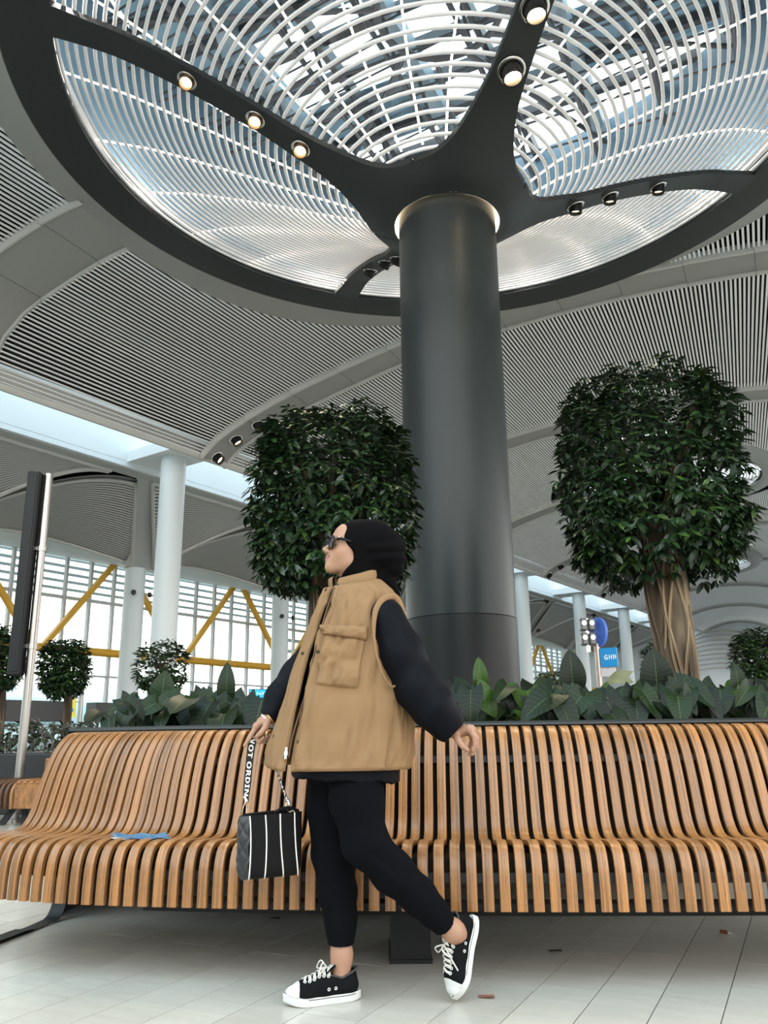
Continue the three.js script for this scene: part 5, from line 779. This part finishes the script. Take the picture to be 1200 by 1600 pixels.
  part('strap', bl(strap([[408, 1156, 0.02], [420, 1166, 0.06], [428, 1182, 0.07], [433, 1205, 0.06], [443, 1235, 0.04], [449, 1253, 0.025]], 0.026, (q) => 1.25 - 0.2 * q, 0.1, 0.8)), strapM, B);
  const gold = M({ color: rgb(0.85, 0.66, 0.48), roughness: 0.25, metalness: 1 });
  const link = (pts, n) => part(n, bl(tube(pts.map((p) => W(...p)), 0.0016, 30, 6)), gold, B);
  link([[384, 1252, 0.007], [380, 1262, 0.004], [379, 1273, 0.006], [381, 1281, 0.01], [384.5, 1273, 0.008], [385, 1262, 0.01], [384, 1252, 0.007]], 'clip');
  link([[449, 1251, 0.025], [447, 1260, 0.02], [451, 1268, 0.018], [456, 1267, 0.016], [454, 1258, 0.02], [449, 1251, 0.025]], 'clip');
  part('ring', bl(new THREE.TorusGeometry(0.007, 0.0017, 8, 20).translate(...W(382, 1281, 0.01))), gold, B); part('ring', bl(new THREE.TorusGeometry(0.007, 0.0017, 8, 20).translate(...W(457, 1270, 0.012))), gold, B);
  for (const [x, y] of [[384, 1244], [451, 1249]]) part('buckle', bl(tube([W(x - 2, y, 0.008), W(x, y + 4, 0.01), W(x + 1, y + 9, 0.01)], 0.006, 10, 7)), M({ color: rgb(0.85, 0.84, 0.8), roughness: 0.2, metalness: 0.8 }), B);
}

// ---------------------------------------------------------------- things further off
{ // slim loudspeaker on a steel pole
  const Z = 9.6, b = at(27, 1216, Z).setY(0), o = thing('loudspeaker_pole', 'slim tall black column loudspeaker on a shiny steel pole at the left edge', 'loudspeaker', b);
  const top = at(80, 741, Z).y, r = 0.05; part('pole', cyl(V3(0.02, 0, 0), V3(0.02, top, 0), r, 24), steel, o); part('foot', cyl(V3(0.02, 0, 0), V3(0.02, 0.03, 0), 0.14, 28), steel, o);
  const y0 = at(35, 1056, Z).y, y1 = top; part('speaker_box', new RoundedBoxGeometry(0.15, y1 - y0, 0.15, 3, 0.02).translate(-0.11, (y0 + y1) / 2, 0.06), blackSteel, o);
  part('grille', new RoundedBoxGeometry(0.1, y1 - y0 - 0.08, 0.01, 1, 0.004).translate(-0.11, (y0 + y1) / 2, 0.137), blackSteel, o);
  for (const y of [at(75, 858, Z).y, at(54, 1010, Z).y]) part('bracket', merge([cyl(V3(0.02, y - 0.03, 0), V3(0.02, y + 0.03, 0), 0.062, 20), boxAt(-0.04, y, 0.03, 0.1, 0.04, 0.05)]), steel, o);
  part('cable', tube([V3(-0.12, y0, 0.05), V3(-0.1, y0 - 0.1, 0.05), V3(-0.02, y0 + 0.05, 0.04), V3(0.0, y0 + 0.3, 0.04)], 0.008, 16, 6), blackSteel, o);
}
{ // the other bench, seen from its end
  const Z = 9, a = at(23, 1240, Z), b = at(72, 1240, Z), px = (b.x - a.x) / 49, yT = at(40, 1222, Z).y, yB = at(40, 1264, Z).y, o = thing('slat_bench', 'second wooden slat bench farther back at the left edge, seen from its end', 'bench', V3(a.x, 0, a.z));
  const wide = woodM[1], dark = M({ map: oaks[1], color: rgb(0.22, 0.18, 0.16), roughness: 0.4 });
  part('end_panel', new RoundedBoxGeometry(0.62, yT - yB, 0.04, 2, 0.015).translate(0.31, (yT + yB) / 2, 0), wide, o);
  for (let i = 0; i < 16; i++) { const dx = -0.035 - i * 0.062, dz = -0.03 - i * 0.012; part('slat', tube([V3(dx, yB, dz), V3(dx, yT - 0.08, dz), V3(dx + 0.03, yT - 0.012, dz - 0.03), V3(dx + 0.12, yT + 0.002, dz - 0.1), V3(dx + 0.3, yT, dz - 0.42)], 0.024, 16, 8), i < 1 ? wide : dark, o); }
  for (let i = 0; i < 9; i++) part('seat_slat', new RoundedBoxGeometry(0.052, 0.03, 0.9, 1, 0.01).translate(0.04 + i * 0.066, yT - 0.005, -0.42), woodM[i % 9], o);
  part('back_panel', new RoundedBoxGeometry(0.34, at(58, 1186, Z).y - at(58, 1208, Z).y, 0.04, 2, 0.03).translate(at(60, 1200, Z).x - a.x + 0.04, at(58, 1197, Z).y, -0.5), wide, o);
  part('back_rest', boxAt(0.3, at(58, 1197, Z).y - 0.09, -0.53, 0.4, 0.05, 0.03), blackSteel, o);
  for (const [x, dx] of [[at(8, 1270, Z).x - a.x, -0.12], [at(22, 1275, Z).x - a.x, 0.03]]) part('leg', bar(V3(x, yB + 0.02, -0.25), V3(x + dx, 0, -0.2), 0.06, 0.03, V3(0, 0, 1)), blackSteel, o);
}
{ // far planter with dry bushy planting
  const Z = 10.4, a = at(-60, 1178, Z), b = at(100, 1178, Z), yT = a.y, o = thing('planter', 'black planter box of dry grey-green bushy plants at the far left', 'planter', V3((a.x + b.x) / 2, 0, -Z - 0.8));
  part('box', new RoundedBoxGeometry(3.4, yT, 1.5, 2, 0.02).translate(-0.2, yT / 2, 0), M({ color: rgb(0.012, 0.012, 0.013), roughness: 0.35 }), o);
  const R = rng(91), g = heartLeaf(1, 0.5, 0.4, 0.4, 1), im = new THREE.InstancedMesh(g, M({ color: rgb(1, 1, 1), roughness: 0.6 }), 900), m4 = new THREE.Matrix4(), c = new THREE.Color();
  for (let i = 0; i < 900; i++) { const s = 0.05 + 0.07 * R(); m4.compose(V3((R() - 0.5) * 3.2 - 0.2, yT + 0.36 * R(), (R() - 0.5) * 1.4), new THREE.Quaternion().setFromEuler(new THREE.Euler(R() * 2 - 1.6, R() * 6.28, R() - 0.5)), V3(s, s, s)); im.setMatrixAt(i, m4); const k = R(); c.setRGB(0.03 + 0.05 * k, 0.04 + 0.045 * k, 0.025 + 0.03 * k); im.setColorAt(i, c); }
  im.name = 'foliage'; shade(im); stuff(im); o.add(im);
  const stems = []; for (let i = 0; i < 70; i++) { const x = (R() - 0.5) * 3.2 - 0.2, z = 0.6 * R(), h = 0.3 * R() + 0.15; stems.push(tube([V3(x, yT, z), V3(x + 0.1 * (R() - 0.5), yT + h * 0.6, z), V3(x + 0.35 * (R() - 0.5), yT + h, z + 0.1)], 0.006, 6, 4)); }
  stuff(part('twigs', merge(stems), M({ color: rgb(0.22, 0.19, 0.15), roughness: 0.9 }), o));
}
{ // yellow notice near the gates
  const Z = 15, p = at(113, 1106, Z), o = thing('notice_sign', 'yellow vertical notice with a blue dot beside the small ball tree', 'sign', V3(p.x, 0, p.z));
  const t = canvasTex(64, 128, (g) => { g.fillStyle = '#e8d23c'; g.fillRect(0, 0, 64, 128); g.fillStyle = '#2a86c8'; g.beginPath(); g.arc(34, 80, 15, 0, 7); g.fill(); g.fillStyle = '#f4ecb0'; g.fillRect(14, 14, 36, 6); g.fillRect(14, 26, 28, 4); });
  part('panel', new THREE.BoxGeometry(0.14, 0.34, 0.015).translate(0, p.y, 0.03), M({ map: t, roughness: 0.5 }), o); part('post', cyl(V3(0.14, 0, 0), V3(0.14, p.y + 0.2, 0), 0.03, 12), steel, o); part('arm', boxAt(0.08, p.y + 0.1, 0, 0.14, 0.02, 0.02), steel, o);
}
{ // bluish screens at the gates, behind her arm
  const Z = 16, p = at(408, 1084, Z), o = thing('information_screen', 'small bright cyan information screen beside her bag arm, before the glass facade', 'screen', V3(p.x, 0, p.z));
  const t = canvasTex(128, 32, (g) => { g.fillStyle = '#22a9dd'; g.fillRect(0, 0, 128, 32); g.fillStyle = '#bfeaf8'; for (let i = 0; i < 7; i++) g.fillRect(8 + i * 16, 10 + (i % 2) * 3, 11, 9); });
  part('screen', boxAt(0, p.y, 0.03, 0.42, 0.15, 0.03), M({ map: t, emissive: rgb(0.3, 0.7, 0.9), emissiveMap: t, emissiveIntensity: 0.3, roughness: 0.3 }), o); part('housing', boxAt(0, p.y, 0, 0.46, 0.18, 0.04), blackSteel, o); part('post', cyl(V3(0, 0, 0), V3(0, p.y, 0), 0.04, 12), steel, o);
}
{ // sign pole: round lamps, round blue sign, blue direction sign
  const Z = 14, b = at(946, 1090, Z), o = thing('sign_pole', 'steel pole with round sign head and blue direction sign between the pale columns', 'sign', V3(b.x, 0, -Z)), L = (x, y, dz = 0) => at(x, y, Z).sub(o.position).add(V3(0, 0, dz));
  const top = L(932, 1006); part('pole', cyl(V3(top.x, 0, 0), V3(top.x, top.y, 0), 0.045, 20), M({ color: rgb(0.45, 0.36, 0.32), roughness: 0.3, metalness: 0.9 }), o);
  const hc = L(920, 988), blue = M({ color: rgb(0.09, 0.2, 0.72), roughness: 0.4 });
  part('backplate', new THREE.CylinderGeometry(0.25, 0.25, 0.05, 36).rotateZ(PI / 2).rotateY(0.45).scale(0.9, 1, 0.75).translate(hc.x + 0.16, hc.y, 0), blue, o);
  for (const [i, [dx, dy]] of [[-0.1, 0.12], [0.03, 0.12], [-0.1, -0.12], [0.03, -0.12]].entries()) { part('lamp_head', new RoundedBoxGeometry(0.115, 0.22, 0.16, 2, 0.035).translate(hc.x + dx, hc.y + dy, 0.05), M({ color: rgb(0.14, 0.14, 0.14), roughness: 0.3, metalness: 0.5 }), o); part('lamp_face', new THREE.CylinderGeometry(0.042, 0.042, 0.02, 20).rotateX(PI / 2).translate(hc.x + dx, hc.y + dy + 0.02, 0.14), M({ color: rgb(0.85, 0.85, 0.85), roughness: 0.15, metalness: 0.4 }), o); }
  part('mast_head', boxAt(hc.x - 0.03, hc.y - 0.05, 0.02, 0.05, 0.56, 0.06), chrome, o);
  const t = canvasTex(256, 256, (g) => { g.fillStyle = '#1c9be6'; g.fillRect(0, 0, 256, 256); g.fillStyle = '#ffffff'; g.font = 'bold 92px sans-serif'; g.fillText('GHP', 56, 160); g.beginPath(); g.moveTo(226, 108); g.lineTo(250, 134); g.lineTo(226, 160); g.fill(); });
  const sg = (name, x, y, w, h, mat) => { const p = L(x, y, 0.05), g = new RoundedBoxGeometry(w, h, 0.03, 2, 0.012); g.rotateY(-0.62); g.applyMatrix4(new THREE.Matrix4().set(1, 0, 0, 0, -0.22, 1, 0, 0, 0, 0, 1, 0, 0, 0, 0, 1)); g.translate(p.x, p.y, p.z); part(name, g, mat, o); };
  const face = M({ map: t, roughness: 0.4 }), mid = L(949.5, 1033, 0.05), dir = V3(cos(0.62), 0, sin(0.62));
  part('blue_panel', bar(L(938, 1028).setZ(0.02), L(938, 1028).setZ(0.02).add(V3(0.235, 0, 0.16)), 0.03, 0.31), M({ color: rgb(0.012, 0.32, 0.78), roughness: 0.4 }), o);
  part('lettering', patch(1, 1, (u, v) => { const p = L(938, 1028).setZ(0.02).add(V3(0.235 * u, (v - 0.5) * 0.3, 0.16 * u)); return p.add(V3(-0.012 * 0.9, 0, 0.018)); }), face, o);
  part('white_panel', bar(L(939, 1051).setZ(0.02), L(939, 1051).setZ(0.02).add(V3(0.2, 0, 0.14)), 0.025, 0.13), M({ color: rgb(0.75, 0.72, 0.76), roughness: 0.5 }), o);
}
{ // small dark kiosk screen seen between leaves at the right
  const Z = 13, p = at(1138, 1096, Z), o = thing('kiosk', 'small kiosk with a blue top seen just above the leaves right of the trunk', 'kiosk', V3(p.x, 0, p.z));
  part('body', new RoundedBoxGeometry(0.3, p.y, 0.3, 2, 0.02).translate(0, p.y / 2, 0), M({ color: rgb(0.05, 0.05, 0.06), roughness: 0.4 }), o); part('screen', boxAt(-0.02, p.y + 0.05, 0.08, 0.26, 0.08, 0.16), M({ color: rgb(0.1, 0.35, 0.7), roughness: 0.3 }), o);
}

renderer.render(scene, camera);
